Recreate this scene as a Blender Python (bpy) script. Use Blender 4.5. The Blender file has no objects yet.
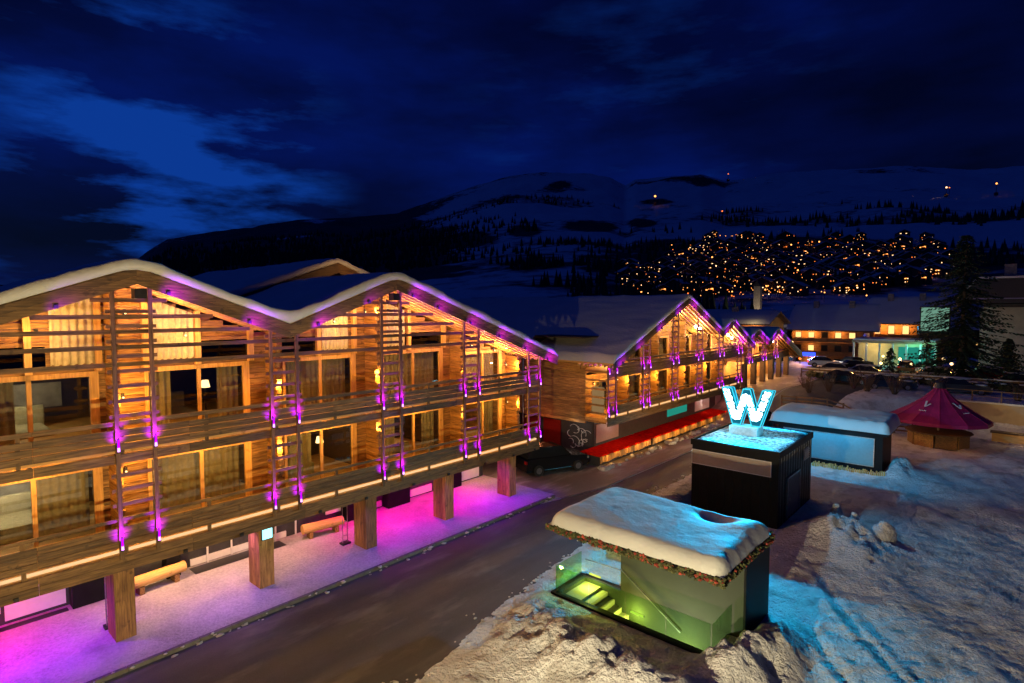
import bpy, math, random
import numpy as np
from mathutils import Vector, Matrix
random.seed(7)
rng = np.random.default_rng(11)
S = bpy.context.scene
COL = S.collection
R = math.radians
H = 10.5

# ------------------------------------------------------------------ noise
def vnoise(x, y, seed=0):
    xi = np.floor(x).astype(np.int64); yi = np.floor(y).astype(np.int64)
    xf = x - xi; yf = y - yi
    u = xf*xf*(3-2*xf); v = yf*yf*(3-2*yf)
    def h(a, b):
        n = (a*374761393 + b*668265263 + seed*982451653) & 0x7fffffff
        n = ((n ^ (n >> 13)) * 1274126177) & 0x7fffffff
        n = n ^ (n >> 16)
        return (n & 0xffff)/65535.0
    return (h(xi, yi)*(1-u) + h(xi+1, yi)*u)*(1-v) + (h(xi, yi+1)*(1-u) + h(xi+1, yi+1)*u)*v
def fbm(x, y, oct=4, seed=0, gain=.5):
    s = 0; a = 1; t = 0
    for o in range(oct):
        s = s + a*vnoise(x*2**o + 17.3*o, y*2**o - 9.1*o, seed+o); t += a; a *= gain
    return s/t
def ss(t):
    t = np.clip(t, 0, 1); return t*t*(3-2*t)

# ------------------------------------------------------------------ materials
MATS = {}
def newmat(name):
    m = bpy.data.materials.new(name); m.use_nodes = True
    nt = m.node_tree; b = nt.nodes['Principled BSDF']
    MATS[name] = m
    return m, nt, b
def N(nt, t, **kw):
    n = nt.nodes.new(t)
    for k, v in kw.items():
        if k in n.inputs.keys() if isinstance(k, str) else False: n.inputs[k].default_value = v
        else: setattr(n, k, v)
    return n
def L(nt, a, b): nt.links.new(a, b)
def coords(nt, scale=(1, 1, 1)):
    tc = N(nt, 'ShaderNodeTexCoord'); mp = N(nt, 'ShaderNodeMapping'); mp.inputs['Scale'].default_value = scale
    L(nt, tc.outputs['Object'], mp.inputs['Vector']); return mp.outputs['Vector']
def noise(nt, vec, scale, detail=5, rough=.55):
    n = N(nt, 'ShaderNodeTexNoise'); n.inputs['Scale'].default_value = scale
    n.inputs['Detail'].default_value = detail; n.inputs['Roughness'].default_value = rough
    L(nt, vec, n.inputs['Vector']); return n.outputs['Fac']
def ramp(nt, fac, stops):
    r = N(nt, 'ShaderNodeValToRGB'); L(nt, fac, r.inputs['Fac'])
    e = r.color_ramp.elements
    while len(e) < len(stops): e.new(.5)
    for i, (p, c) in enumerate(stops):
        e[i].position = p; e[i].color = (*c, 1) if len(c) == 3 else c
    return r.outputs['Color']
def mix(nt, fac, a, b, mode='MIX'):
    m = N(nt, 'ShaderNodeMix', data_type='RGBA', blend_type=mode)
    for i, v in ((0, fac), (6, a), (7, b)):
        if hasattr(v, 'links') or hasattr(v, 'is_output'): L(nt, v, m.inputs[i])
        else: m.inputs[i].default_value = v if i == 0 else (*v, 1)
    return m.outputs[2]
def bump(nt, b, fac, strength=.3, dist=.02):
    bp = N(nt, 'ShaderNodeBump'); bp.inputs['Strength'].default_value = strength; bp.inputs['Distance'].default_value = dist
    L(nt, fac, bp.inputs['Height']); L(nt, bp.outputs['Normal'], b.inputs['Normal'])
def wood(name, dark, light, axis, rough=.65, fine=1):
    m, nt, b = newmat(name)
    sc = [9*fine, 9*fine, 9*fine]; sc['xyz'.index(axis)] = .7*fine
    v0 = coords(nt, sc); ta = N(nt, 'ShaderNodeAttribute', attribute_name='tint'); of = N(nt, 'ShaderNodeVectorMath', operation='MULTIPLY_ADD')
    L(nt, ta.outputs['Vector'], of.inputs[0]); of.inputs[1].default_value = (731, 419, 557); L(nt, v0, of.inputs[2]); v = of.outputs[0]
    g = noise(nt, v, 2.2, 7, .6)
    c = ramp(nt, g, [(.3, dark), (.52, tuple((a+b_)/2 for a, b_ in zip(dark, light))), (.7, light)])
    v2 = coords(nt, (1.3, 1.3, 1.3)); k = noise(nt, v2, 2.5, 3)
    c = mix(nt, ramp(nt, k, [(.62, (0, 0, 0)), (.72, (.6, .6, .6))]), c, tuple(x*.45 for x in dark))
    at = N(nt, 'ShaderNodeAttribute', attribute_name='tint')
    c = mix(nt, 1.0, c, at.outputs['Color'], 'MULTIPLY')
    L(nt, c, b.inputs['Base Color']); b.inputs['Roughness'].default_value = rough
    bump(nt, b, g, .5, .015)
    return m
for ax in 'xyz':
    wood('old_'+ax, (.06, .030, .010), (.27, .15, .05), ax)
    wood('log_'+ax, (.12, .05, .012), (.54, .29, .075), ax)
    wood('pine_'+ax, (.45, .24, .06), (.72, .43, .14), ax)
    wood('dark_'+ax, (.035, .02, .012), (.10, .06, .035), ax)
def plain(name, col, rough=.6, metal=0, var=.25, scale=6, bumpk=.15, tint=False):
    m, nt, b = newmat(name)
    v = coords(nt); n = noise(nt, v, scale, 6)
    c = ramp(nt, n, [(.3, tuple(x*(1-var) for x in col)), (.7, tuple(min(1, x*(1+var)) for x in col))])
    if tint:
        at = N(nt, 'ShaderNodeAttribute', attribute_name='tint'); c = mix(nt, 1.0, c, at.outputs['Color'], 'MULTIPLY')
    L(nt, c, b.inputs['Base Color']); b.inputs['Roughness'].default_value = rough; b.inputs['Metallic'].default_value = metal
    if bumpk: bump(nt, b, n, bumpk, .02)
    return m
plain('black_metal', (.018, .018, .02), .45, .2)
plain('black_clad', (.006, .006, .007), .5, 0, .35, 3)
plain('dark_wall', (.03, .03, .034), .7)
plain('steel', (.35, .35, .36), .35, .9)
plain('grey_panel', (.32, .26, .22), .6, 0, .08)
plain('white_panel', (.66, .66, .66), .5, 0, .05)
plain('concrete', (.34, .31, .25), .8, 0, .15, 1.2)
plain('beige_wall', (.42, .33, .2), .85, 0, .2, .8)
plain('stone', (.24, .22, .2), .85, 0, .4, 3, .6)
plain('tyre', (.02, .02, .02), .8)
plain('carpaint_black', (.012, .012, .014), .2, .3, .1)
plain('carpaint_grey', (.10, .105, .11), .25, .6, .1)
plain('carpaint_white', (.55, .55, .56), .25, .1, .05)
plain('carpaint_blue', (.02, .04, .09), .25, .5, .1)
plain('carpaint_red', (.25, .015, .012), .25, .3, .1)
plain('red_fabric', (.50, .012, .004), .9, 0, .25, 4, .2)
for q_ in ('black_clad',): MATS[q_].node_tree.nodes['Principled BSDF'].inputs['Specular IOR Level'].default_value = .12
MATS['red_fabric'].node_tree.nodes['Principled BSDF'].inputs['Specular IOR Level'].default_value = 0
plain('tent_fabric', (.30, .006, .085), .75, 0, .2, 2, .2)
plain('curtain', (.42, .37, .22), .9, 0, .15, 9)
plain('curtain_grey', (.34, .27, .16), .9, 0, .15, 9)
plain('kerb_stone', (.12, .115, .11), .8, 0, .3, 4, .3)
plain('teal_paint', (.04, .16, .19), .5)
plain('bark', (.09, .055, .035), .9, 0, .4, 8, .6)
plain('needles', (.018, .04, .016), .8, 0, .5, 2, 0, True)
plain('bush_green', (.06, .07, .03), .8, 0, .5, 2, 0, True)
plain('planting', (.07, .075, .025), .9, 0, .6, 9, .8, True)
plain('flowers', (.30, .05, .03), .8, 0, .5, 9, .5, True)
plain('mud', (.13, .10, .08), .8, 0, .5, 3, .5)
plain('skin', (.45, .28, .2), .6); plain('jacket', (.35, .10, .03), .8); plain('trousers', (.03, .03, .05), .8)
plain('art_paper', (.45, .40, .32), .6, 0, .3, 3)

def snowmat(name, col=(.82, .82, .82), bs=.5, sc=6, dirt=0):
    m, nt, b = newmat(name)
    v = coords(nt); n = noise(nt, v, sc, 8, .6); n2 = noise(nt, v, sc*.12, 4)
    add = N(nt, 'ShaderNodeMath', operation='ADD'); L(nt, n, add.inputs[0]); L(nt, n2, add.inputs[1])
    c = ramp(nt, n2, [(.3, tuple(x*.9 for x in col)), (.7, col)])
    if dirt:
        d = noise(nt, v, .9, 6, .65)
        c = mix(nt, ramp(nt, d, [(.5, (0, 0, 0)), (.66, (dirt,)*3)]), c, (.16, .13, .10))
    L(nt, c, b.inputs['Base Color']); b.inputs['Roughness'].default_value = .6
    bump(nt, b, add.outputs[0], bs, .25 if bs > .6 else .08)
    return m
snowmat('roof_snow', (.62, .64, .60), bs=.4, sc=5)
snowmat('snow', bs=1.0, sc=9, dirt=.5)
snowmat('snow_bank', (.75, .73, .70), 1.0, 6, .8)
m, nt, b = newmat('sparkle_snow'); v = coords(nt); n = noise(nt, v, 5, 8, .7)
L(nt, ramp(nt, n, [(.42, (.05, .05, .05)), (.56, (.85, .85, .85))]), b.inputs['Base Color']); bump(nt, b, n, 1, .1)

def ground_like(name, c0, c1, snowc, s_lo, s_hi, rough):
    m, nt, b = newmat(name)
    v = coords(nt); f = noise(nt, v, 40 if name != 'pavement' else 11, 6, .65); g = noise(nt, v, .35, 6, .6)
    v3 = coords(nt, (1.0, .3, 1) if name != 'pavement' else (.8, .8, 1)); st = noise(nt, v3, 1.0, 5, .6)
    v4 = coords(nt, (1.1, .035, 1)); rt = noise(nt, v4, 1.0, 3, .5)
    c = ramp(nt, f, [(.3, c0), (.7, c1)])
    c = mix(nt, ramp(nt, g, [(.4, (0, 0, 0)), (.7, (.4, .4, .4))]), c, tuple(x*1.6 for x in c1))
    c = mix(nt, ramp(nt, st, [(s_lo, (0, 0, 0)), (s_hi, (.75,)*3)]), c, snowc)
    if name == 'asphalt': c = mix(nt, ramp(nt, rt, [(.42, (0, 0, 0)), (.66, (.4,)*3)]), c, (.03, .03, .032))
    L(nt, c, b.inputs['Base Color'])
    rr = N(nt, 'ShaderNodeMapRange'); L(nt, (rt if name == 'asphalt' else g), rr.inputs[0]); rr.inputs[3].default_value = rough-.15; rr.inputs[4].default_value = rough+.2
    L(nt, rr.outputs[0], b.inputs['Roughness']); bump(nt, b, f, .6 if name != 'pavement' else 1, .02 if name != 'pavement' else .09)
    return m
ground_like('asphalt', (.015, .019, .026), (.05, .062, .082), (.14, .15, .17), .53, .70, .6)
ground_like('pavement', (.26, .25, .25), (.52, .50, .49), (.30, .28, .26), .55, .72, .6)
ground_like('slush', (.13, .11, .10), (.22, .19, .17), (.5, .48, .46), .5, .7, .6)

# terrain with snow / rock cover carried as an attribute
m, nt, b = newmat('alpine')
at = N(nt, 'ShaderNodeAttribute', attribute_name='cover')
v = coords(nt); n = noise(nt, v, .004, 8, .65); n2 = noise(nt, v, .03, 5, .6)
sp = N(nt, 'ShaderNodeSeparateColor'); L(nt, at.outputs['Color'], sp.inputs[0])
ad = N(nt, 'ShaderNodeMath', operation='ADD'); L(nt, sp.outputs[0], ad.inputs[0])
mu = N(nt, 'ShaderNodeMath', operation='MULTIPLY_ADD'); L(nt, n2, mu.inputs[0]); mu.inputs[1].default_value = .5; mu.inputs[2].default_value = -.25
L(nt, mu.outputs[0], ad.inputs[1])
c = ramp(nt, ad.outputs[0], [(.42, (.78, .78, .78)), (.54, (.015, .018, .015))])
L(nt, c, b.inputs['Base Color']); b.inputs['Roughness'].default_value = .8
bump(nt, b, n, .6, 30)

def glass(name, col=(1, 1, 1), rough=.02, refl=.12, tint_mix=.9):
    # thin window glass: transparent with a fresnel reflection
    m = bpy.data.materials.new(name); m.use_nodes = True; nt = m.node_tree; nt.nodes.clear(); MATS[name] = m
    o = N(nt, 'ShaderNodeOutputMaterial'); t = N(nt, 'ShaderNodeBsdfTransparent'); t.inputs[0].default_value = (*col, 1)
    g = N(nt, 'ShaderNodeBsdfGlossy'); g.inputs['Roughness'].default_value = rough
    lw = N(nt, 'ShaderNodeLayerWeight'); lw.inputs[0].default_value = .5
    pw = N(nt, 'ShaderNodeMath', operation='POWER'); L(nt, lw.outputs['Facing'], pw.inputs[0]); pw.inputs[1].default_value = 4
    ms = N(nt, 'ShaderNodeMath', operation='MULTIPLY_ADD'); L(nt, pw.outputs[0], ms.inputs[0]); ms.inputs[1].default_value = .6; ms.inputs[2].default_value = refl*.5
    mx = N(nt, 'ShaderNodeMixShader'); L(nt, ms.outputs[0], mx.inputs[0]); L(nt, t.outputs[0], mx.inputs[1]); L(nt, g.outputs[0], mx.inputs[2])
    L(nt, mx.outputs[0], o.inputs[0]); return m
glass('window_glass', (.85, .88, .86)); glass('green_glass', (.74, .92, .70), refl=.06); glass('car_glass', (.12, .13, .14))
def emit(name, col, k, sample=True):
    m = bpy.data.materials.new(name); m.use_nodes = True; nt = m.node_tree; nt.nodes.clear(); MATS[name] = m
    o = N(nt, 'ShaderNodeOutputMaterial'); e = N(nt, 'ShaderNodeEmission'); e.inputs[0].default_value = (*col, 1); e.inputs[1].default_value = k
    L(nt, e.outputs[0], o.inputs[0])
    if not sample:
        m.cycles.emission_sampling = 'NONE'
    return m
emit('e_purple', (.62, .08, 1), 9, False); emit('e_purple_core', (.42, .0, 1), 2.2, False); emit('e_purple_white', (.8, .3, 1), 3, False)
emit('e_warm', (1, .62, .25), 4, False); emit('e_warm_soft', (1, .50, .14), 1.2, False); emit('e_strip', (1, .66, .32), 1.0, False)
emit('e_white', (1, .95, .85), 12, False); emit('e_bulb', (.55, .92, 1), 6, False); emit('e_cyan', (.01, .30, .5), .5, False)
emit('e_cyan_edge', (.05, .75, 1), 1.2, False); emit('e_cyan_sign', (.35, .95, 1), 2.2, False)
emit('e_teal', (.05, .75, .55), .34, False); emit('e_yellowgreen', (.85, .95, .12), 1.1, False); emit('e_blue', (.03, .07, 1), 2.5, False)
emit('e_screen', (.40, .85, .62), .36, False); emit('e_red', (1, .04, .02), 5, False); emit('e_head', (1, .93, .8), 25, False)
emit('e_village', (1, .36, .08), 3.6, False); emit('e_village2', (1, .6, .28), 3.6, False); emit('e_village3', (1, .2, .03), 2.6, False)
emit('e_window', (1, .55, .18), 1.8, False); emit('e_room', (1, .6, .25), .25, False)

# ------------------------------------------------------------------ mesh builder
class MB:
    def __init__(s): s.v = []; s.f = []; s.t = []
    def add(s, vs, fs, t=None):
        o = len(s.v); s.v += [tuple(p) for p in vs]
        if t is None: t = random.uniform(.62, 1.2)
        for f in fs: s.f.append([i+o for i in f]); s.t.append(t)
        return s
    def box(s, x0, x1, y0, y1, z0, z1, t=None):
        return s.add([(x, y, z) for z in (z0, z1) for y in (y0, y1) for x in (x0, x1)],
                     [(0, 2, 3, 1), (4, 5, 7, 6), (0, 1, 5, 4), (2, 6, 7, 3), (0, 4, 6, 2), (1, 3, 7, 5)], t)
    def beam(s, p0, p1, w, h, up=(0, 0, 1), t=None):
        p0 = Vector(p0); p1 = Vector(p1); d = (p1-p0).normalized(); sd = d.cross(Vector(up)).normalized(); u = sd.cross(d)
        vs = [p+sd*a*w/2+u*b*h/2 for p in (p0, p1) for a, b in ((-1, -1), (1, -1), (1, 1), (-1, 1))]
        return s.add(vs, [(3, 2, 1, 0), (4, 5, 6, 7), (0, 1, 5, 4), (1, 2, 6, 5), (2, 3, 7, 6), (3, 0, 4, 7)], t)
    def cyl(s, p0, p1, r0, r1=None, n=10, t=None, caps=True):
        r1 = r0 if r1 is None else r1
        p0 = Vector(p0); p1 = Vector(p1); d = (p1-p0).normalized()
        a = Vector((1, 0, 0)) if abs(d.x) < .9 else Vector((0, 1, 0)); sx = d.cross(a).normalized(); sy = d.cross(sx)
        vs = [p+sx*math.cos(2*math.pi*i/n)*r+sy*math.sin(2*math.pi*i/n)*r for p, r in ((p0, r0), (p1, r1)) for i in range(n)]
        fs = [(i, (i+1) % n, n+(i+1) % n, n+i) for i in range(n)]
        if caps: fs += [tuple(range(n))[::-1], tuple(range(n, 2*n))]
        return s.add(vs, fs, t)
    def prism(s, poly, axis, a0, a1, t=None):
        # poly: 2-D points in the two other axes (in order xyz without axis)
        def P(p, a):
            q = [0, 0, 0]; k = 'xyz'.index(axis); o = [i for i in range(3) if i != k]
            q[k] = a; q[o[0]], q[o[1]] = p; return tuple(q)
        n = len(poly); vs = [P(p, a0) for p in poly]+[P(p, a1) for p in poly]
        fs = [(i, (i+1) % n, n+(i+1) % n, n+i) for i in range(n)]+[tuple(range(n))[::-1], tuple(range(n, 2*n))]
        return s.add(vs, fs, t)
    def quad(s, a, b, c, d, t=None): return s.add([a, b, c, d], [(0, 1, 2, 3)], t)
    def blob(s, c, r, n=8, m=5, jit=.15, t=None):
        vs = []; fs = []
        for j in range(m+1):
            th = math.pi*j/m
            for i in range(n):
                ph = 2*math.pi*i/n; k = 1+random.uniform(-jit, jit)
                vs.append((c[0]+r[0]*k*math.sin(th)*math.cos(ph), c[1]+r[1]*k*math.sin(th)*math.sin(ph), c[2]+r[2]*k*math.cos(th)))
        for j in range(m):
            for i in range(n): fs.append((j*n+i, (j+1)*n+i, (j+1)*n+(i+1) % n, j*n+(i+1) % n))
        return s.add(vs, fs, t)
    def build(s, name, mat, parent=None, smooth=False, bevel=0, world=True, recalc=True):
        me = bpy.data.meshes.new(name); me.from_pydata(s.v, [], s.f)
        at = me.attributes.new('tint', 'FLOAT_COLOR', 'FACE')
        arr = np.repeat(np.array(s.t, dtype=np.float32), 4); arr[3::4] = 1; at.data.foreach_set('color', arr)
        me.materials.append(MATS[mat])
        if recalc:
            import bmesh
            bm = bmesh.new(); bm.from_mesh(me); bmesh.ops.recalc_face_normals(bm, faces=bm.faces); bm.to_mesh(me); bm.free()
        if smooth: me.polygons.foreach_set('use_smooth', [True]*len(me.polygons))
        me.update()
        o = bpy.data.objects.new(name, me); COL.objects.link(o)
        if parent is not None:
            o.parent = parent
            if world:
                r = parent
                tot = Vector((0, 0, 0))
                while r is not None: tot += r.location; r = r.parent
                o.location = -tot
        if bevel:
            bv = o.modifiers.new('bevel', 'BEVEL'); bv.width = bevel; bv.segments = 2; bv.limit_method = 'ANGLE'
        return o
def empty(name, loc, label, cat, group=None, rz=0):
    o = bpy.data.objects.new(name, None); COL.objects.link(o); o.location = loc; o.rotation_euler.z = rz
    tag(o, label, cat, group); return o
def tag(o, label=None, cat=None, group=None, kind=None):
    if label: o['label'] = label
    if cat: o['category'] = cat
    if group: o['group'] = group
    if kind: o['kind'] = kind
    return o
def struct(o): o['kind'] = 'structure'; return o
def copy_tree(o, parent=None):
    c = o.copy(); COL.objects.link(c); c.parent = parent
    for ch in list(o.children): copy_tree(ch, c)
    return c
def light(kind, loc, col, P, parent=None, r=.06, rot=None, spot=None, blend=.5, target=None, size=None):
    d = bpy.data.lights.new('lamp', kind); d.color = col; d.energy = P
    if kind in ('POINT', 'SPOT'): d.shadow_soft_size = r
    if kind == 'SPOT': d.spot_size = R(spot or 90); d.spot_blend = blend
    if kind == 'AREA' and size: d.shape = 'RECTANGLE'; d.size, d.size_y = size
    o = bpy.data.objects.new('lamp_light', d); COL.objects.link(o); o.location = loc
    if target is not None:
        o.rotation_euler = (Vector(target)-Vector(loc)).to_track_quat('-Z', 'Y').to_euler()
    if parent is not None:
        tot = Vector((0, 0, 0)); q = parent
        while q is not None: tot += q.location; q = q.parent
        o.parent = parent; o.location = Vector(loc)-tot
    return o
WARM = (1, .50, .15); ORANGE = (1, .46, .08); VIOLET = (.23, .0, 1); VIOLW = (.34, 0, 1); MAGENTA = (1, .0, .42); CYAN = (.04, .62, 1)

# ------------------------------------------------------------------ camera, world
cam = bpy.data.cameras.new('camera'); co = bpy.data.objects.new('camera', cam); COL.objects.link(co); S.camera = co
cam.sensor_width = 36; cam.lens = 565/1024*36; cam.clip_end = 30000; cam.clip_start = .1
PIT, YAW = R(3.27), R(41.63)
co.location = (0, 0, H); co.rotation_euler = (math.pi/2-PIT, 0, YAW)
FW = Vector((-math.sin(YAW)*math.cos(PIT), math.cos(YAW)*math.cos(PIT), -math.sin(PIT)))
RT = Vector((math.cos(YAW), math.sin(YAW), 0)); UP = RT.cross(FW)
def raydir(px, py): return (FW+RT*((px-512)/565)-UP*((py-341.5)/565)).normalized()

W = bpy.data.worlds.new('World'); S.world = W; W.use_nodes = True; nt = W.node_tree
bg = nt.nodes['Background']
tc = N(nt, 'ShaderNodeTexCoord')
def wmap(scale, loc=(0, 0, 0)):
    mp = N(nt, 'ShaderNodeMapping'); mp.inputs['Scale'].default_value = scale; mp.inputs['Location'].default_value = loc
    L(nt, tc.outputs['Generated'], mp.inputs['Vector']); return mp.outputs['Vector']
def dotmask(px, py, lo, hi):
    d = raydir(px, py); vm = N(nt, 'ShaderNodeVectorMath', operation='DOT_PRODUCT')
    L(nt, tc.outputs['Generated'], vm.inputs[0]); vm.inputs[1].default_value = d
    mr = N(nt, 'ShaderNodeMapRange', interpolation_type='SMOOTHSTEP'); L(nt, vm.outputs['Value'], mr.inputs[0])
    mr.inputs[1].default_value = lo; mr.inputs[2].default_value = hi; return mr.outputs[0]
def mth(op, a, b=None):
    n = N(nt, 'ShaderNodeMath', operation=op, use_clamp=False)
    for i, x in enumerate((a, b)):
        if x is None: continue
        if isinstance(x, (int, float)): n.inputs[i].default_value = x
        else: L(nt, x, n.inputs[i])
    return n.outputs[0]
nz1 = noise(nt, wmap((1.5, 1.5, 6.5), (3.1, .4, .2)), 2.1, 9, .60)
nz2 = noise(nt, wmap((1, 1, 3.2), (1, 2, 3)), 1.4, 6, .55)
base = ramp(nt, nz2, [(.36, (.0003, .0008, .011)), (.5, (.0006, .0023, .034)), (.62, (.0008, .0055, .085))])
m1 = dotmask(30, 115, .93, .998); m2 = dotmask(195, 168, .965, .9995); m3 = dotmask(640, 172, .93, .9995)
msk = mth('ADD', mth('ADD', mth('MULTIPLY', m1, .34), mth('MULTIPLY', m2, .75)), mth('MULTIPLY', m3, .20))
hole = mth('MULTIPLY', msk, mth('MULTIPLY', mth('MAXIMUM', mth('SUBTRACT', nz1, .515), 0), 9))
hole = mth('MULTIPLY', mth('MINIMUM', hole, 1.0), .95)
skyc = mix(nt, hole, base, (.003, .040, .29))
nish = N(nt, 'ShaderNodeTexSky'); nish.sky_type = 'NISHITA'; nish.sun_disc = False; nish.sun_elevation = R(1); nish.sun_rotation = R(-110)
sk2 = mix(nt, 1.0, nish.outputs[0], (.0003, .0012, .005), 'MULTIPLY')
skyc = mix(nt, 1.0, skyc, sk2, 'ADD')
L(nt, skyc, bg.inputs[0]); bg.inputs[1].default_value = 1.0
sun = bpy.data.lights.new('sun', 'SUN'); sun.energy = .10; sun.color = (.03, .14, 1); sun.angle = R(10)
so = bpy.data.objects.new('sun', sun); COL.objects.link(so); so.rotation_euler = (R(50), 0, R(-60))

# ------------------------------------------------------------------ terrain
SKY = [(-700, 285), (0, 285), (100, 290), (150, 251), (170, 239), (215, 233), (300, 220), (360, 217), (400, 213), (430, 203), (475, 187), (510, 177), (540, 174), (590, 176),
       (610, 180), (624, 187), (634, 181), (660, 178), (686, 176), (699, 174), (722, 181), (760, 177), (830, 171), (900, 168), (960, 172), (1024, 168), (1300, 170), (2500, 200)]
def az_px(x, y):
    # azimuth of a place, written as the horizontal picture coordinate of that bearing
    a = x*RT.x+y*RT.y; f = -x*math.sin(YAW)+y*math.cos(YAW)
    f = np.maximum(f, 1e-3*np.hypot(x, y)+1e-6)
    return 512+565*np.clip(a/f, -6, 6)
LD = np.log(np.array([60, 130, 200, 300, 600, 1200, 2000, 3200, 4600, 6500, 12000]))
EL = np.array([0, 0, 0, .045, .24, .53, .69, .84, 1.0, .8, .45])
def zterr(x, y):
    x = np.asarray(x, float); y = np.asarray(y, float)
    D = np.hypot(x, y); px = az_px(x, y)
    sky = np.interp(px, [p[0] for p in SKY], [p[1] for p in SKY])
    fr = np.interp(np.log(np.maximum(D, 1)), LD, EL)
    depth = np.maximum(-x*math.sin(YAW)+y*math.cos(YAW), D*.25)   # along the view
    ztop = (309-sky)/565
    far = fr*ztop*depth + H*np.clip((D-250)/800, 0, 1)
    far = far + (fbm(x/260, y/260, 5, 3)-.5)*np.clip((D-300)/1500, 0, 1)*np.clip((5600-D)/1500, .1, 1)*70
    far = far*ss((D-150)/150)
    # terrace beyond the street
    k = ss((x+13)/7); y0 = 49+k*12.6; wd = 13-k*12.4
    ter = 2.4*ss((y-y0)/wd)
    dn = ss((D-97)/25)
    near = ter*(1-dn)+(-1.6)*dn
    return near*(1-ss((D-150)/150)) + far
def in_pit(x, y): return (x > -12.05) & (x < -6.6) & (y > 16.35) & (y < 18.0)
def road_right(y): return np.interp(y, [-20, 9, 18, 28, 37, 46, 60, 75, 95], [-11.8, -12.5, -13.7, -15.2, -15.2, -14, -12, -11, -11])
def znear(x, y):
    z = zterr(x, y)
    rr = road_right(y)
    off = ss((x-rr)/1.6)                        # right of the road
    op = ss((x+7)/3)
    rough = ((fbm(x*1.1, y*1.1, 5, 21, .6)-.5)*.22+((1-np.abs(fbm(x*3.2, y*2.4, 4, 23, .68)*2-1))-.75)*.13)*off
    tracks = (fbm(x*.5+y*.35, (y*.5-x*.35)*.16, 4, 31)-.5)*.30*op*off
    for (sl_, c0, wob) in ((.9, -22, 3.0), (.55, -14, 2.0), (1.5, -36, 3.5), (-.35, 14, 2.5)):
        dline = (x*1.0+4 - sl_*0 - (y+c0)*(-sl_) + wob*(fbm(x*.06+sl_, y*.06, 2, 5)-.5)*4)/math.sqrt(1+sl_*sl_)
        for o_ in (-.8, .8): tracks = tracks - .09*np.exp(-((dline-o_)/.17)**2)*op*(.6+.8*fbm(x*2, y*2, 2, 41)) + .04*np.exp(-((np.abs(dline-o_)-.32)/.12)**2)*op
    # ploughed banks
    def bank(cx, cy, sx, sy, h): return h*np.exp(-((x-cx)/sx)**2-((y-cy)/sy)**2)
    lump = fbm(x*1.3+5, y*1.3, 5, 77, .62)
    b_ = bank(-9.3, 13.4, 2.8, 1.3, .62)+bank(-5.6, 15.5, 1.0, 1.6, .9)+bank(-11.6, 14.6, 1.3, 1.0, .35)+bank(-13.2, 17.5, .8, 3.5, .4) \
        + bank(-5.0, 17.6, .7, 1.4, .7)+bank(-7.0, 12.8, 3, 1.0, .7)+bank(-5.6, 29.2, 1.5, 1.4, .9)+bank(-4.2, 27.4, 1.0, 1.2, .35)+bank(-13.6, 30, .9, 8, .45) \
        + bank(-12.4, 23, 1.4, 2.6, .45)+bank(-5.1, 43, .7, 1.4, .9)+bank(-7.0, 8.5, 3, 2, .4)
    ridge = 1-np.abs(lump*2-1)
    z = z + b_*(lump*1.7)*off + b_*.35*(ridge-.5) + np.clip(b_, 0, .8)*((1-np.abs(fbm(x*3, y*3, 4, 55, .65)*2-1))-.7)*.42 + rough + tracks + .06*off
    # keep out of pavilions, pit rims, street side
    def rect(x0, x1, y0, y1, m=.25): return ss((x-x0+m)/m)*ss((x1+m-x)/m)*ss((y-y0+m)/m)*ss((y1+m-y)/m)
    fl = np.maximum.reduce([rect(-12.4, -6.0, 16.15, 20.2, .35), rect(-12.8, -7.9, 28, 34.2, .2), rect(-13, -5.8, 42, 46, .2)])
    z = z*(1-fl)+np.minimum(z, .02)*fl
    street = 1-ss((x-rr+.4)/.8)
    z = z*(1-street)+(zterr(x, y)-.03)*street
    return z
def gmesh(name, X, Y, Z, mat, cover=None, keep=None, smooth=True):
    ny, nx = X.shape
    v = np.stack([X, Y, Z], -1).reshape(-1, 3)
    i = np.arange(ny*nx).reshape(ny, nx)
    f = np.stack([i[:-1, :-1], i[:-1, 1:], i[1:, 1:], i[1:, :-1]], -1).reshape(-1, 4)
    if keep is not None: f = f[keep.reshape(-1)]
    me = bpy.data.meshes.new(name); me.from_pydata(v.tolist(), [], f.tolist())
    if cover is not None:
        a = me.attributes.new('cover', 'FLOAT_COLOR', 'POINT'); c = np.ones((len(v), 4), np.float32); c[:, :3] = cover.reshape(-1, 1); a.data.foreach_set('color', c.reshape(-1))
    me.materials.append(MATS[mat])
    if smooth: me.polygons.foreach_set('use_smooth', [True]*len(me.polygons))
    o = bpy.data.objects.new(name, me); COL.objects.link(o); return o
def steps(*seg):
    out = []
    for a, b_, s_ in seg: out += list(np.arange(a, b_-1e-6, s_))
    out.append(seg[-1][1]); return np.array(out)
xs = steps((-46, -14.6, .6), (-14.6, 3, .12), (3, 34, .5)); ys = steps((-16, 5.8, .6), (5.8, 34, .12), (34, 60, .3), (60, 96, .6))
GX, GY = np.meshgrid(xs, ys); GZ = znear(GX, GY)
cx = (GX[:-1, :-1]+GX[1:, 1:])/2; cy = (GY[:-1, :-1]+GY[1:, 1:])/2
struct(gmesh('snow_field', GX, GY, GZ, 'snow', keep=~in_pit(cx, cy)))
rad = np.concatenate([np.linspace(1, 60, 30), np.exp(np.linspace(math.log(62), math.log(11000), 230))])
ang = np.concatenate([np.linspace(-math.pi, -1.2, 30)[:-1], np.linspace(-1.2, 1.15, 560), np.linspace(1.15, math.pi, 30)[1:]])
RD, AG = np.meshgrid(rad, ang); th = AG-YAW*1.0
TX = RD*np.sin(th); TY = RD*np.cos(th); TZ = zterr(TX, TY)
inside = (TX > -44.5) & (TX < 32.5) & (TY > -14.5) & (TY < 94.5)
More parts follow.
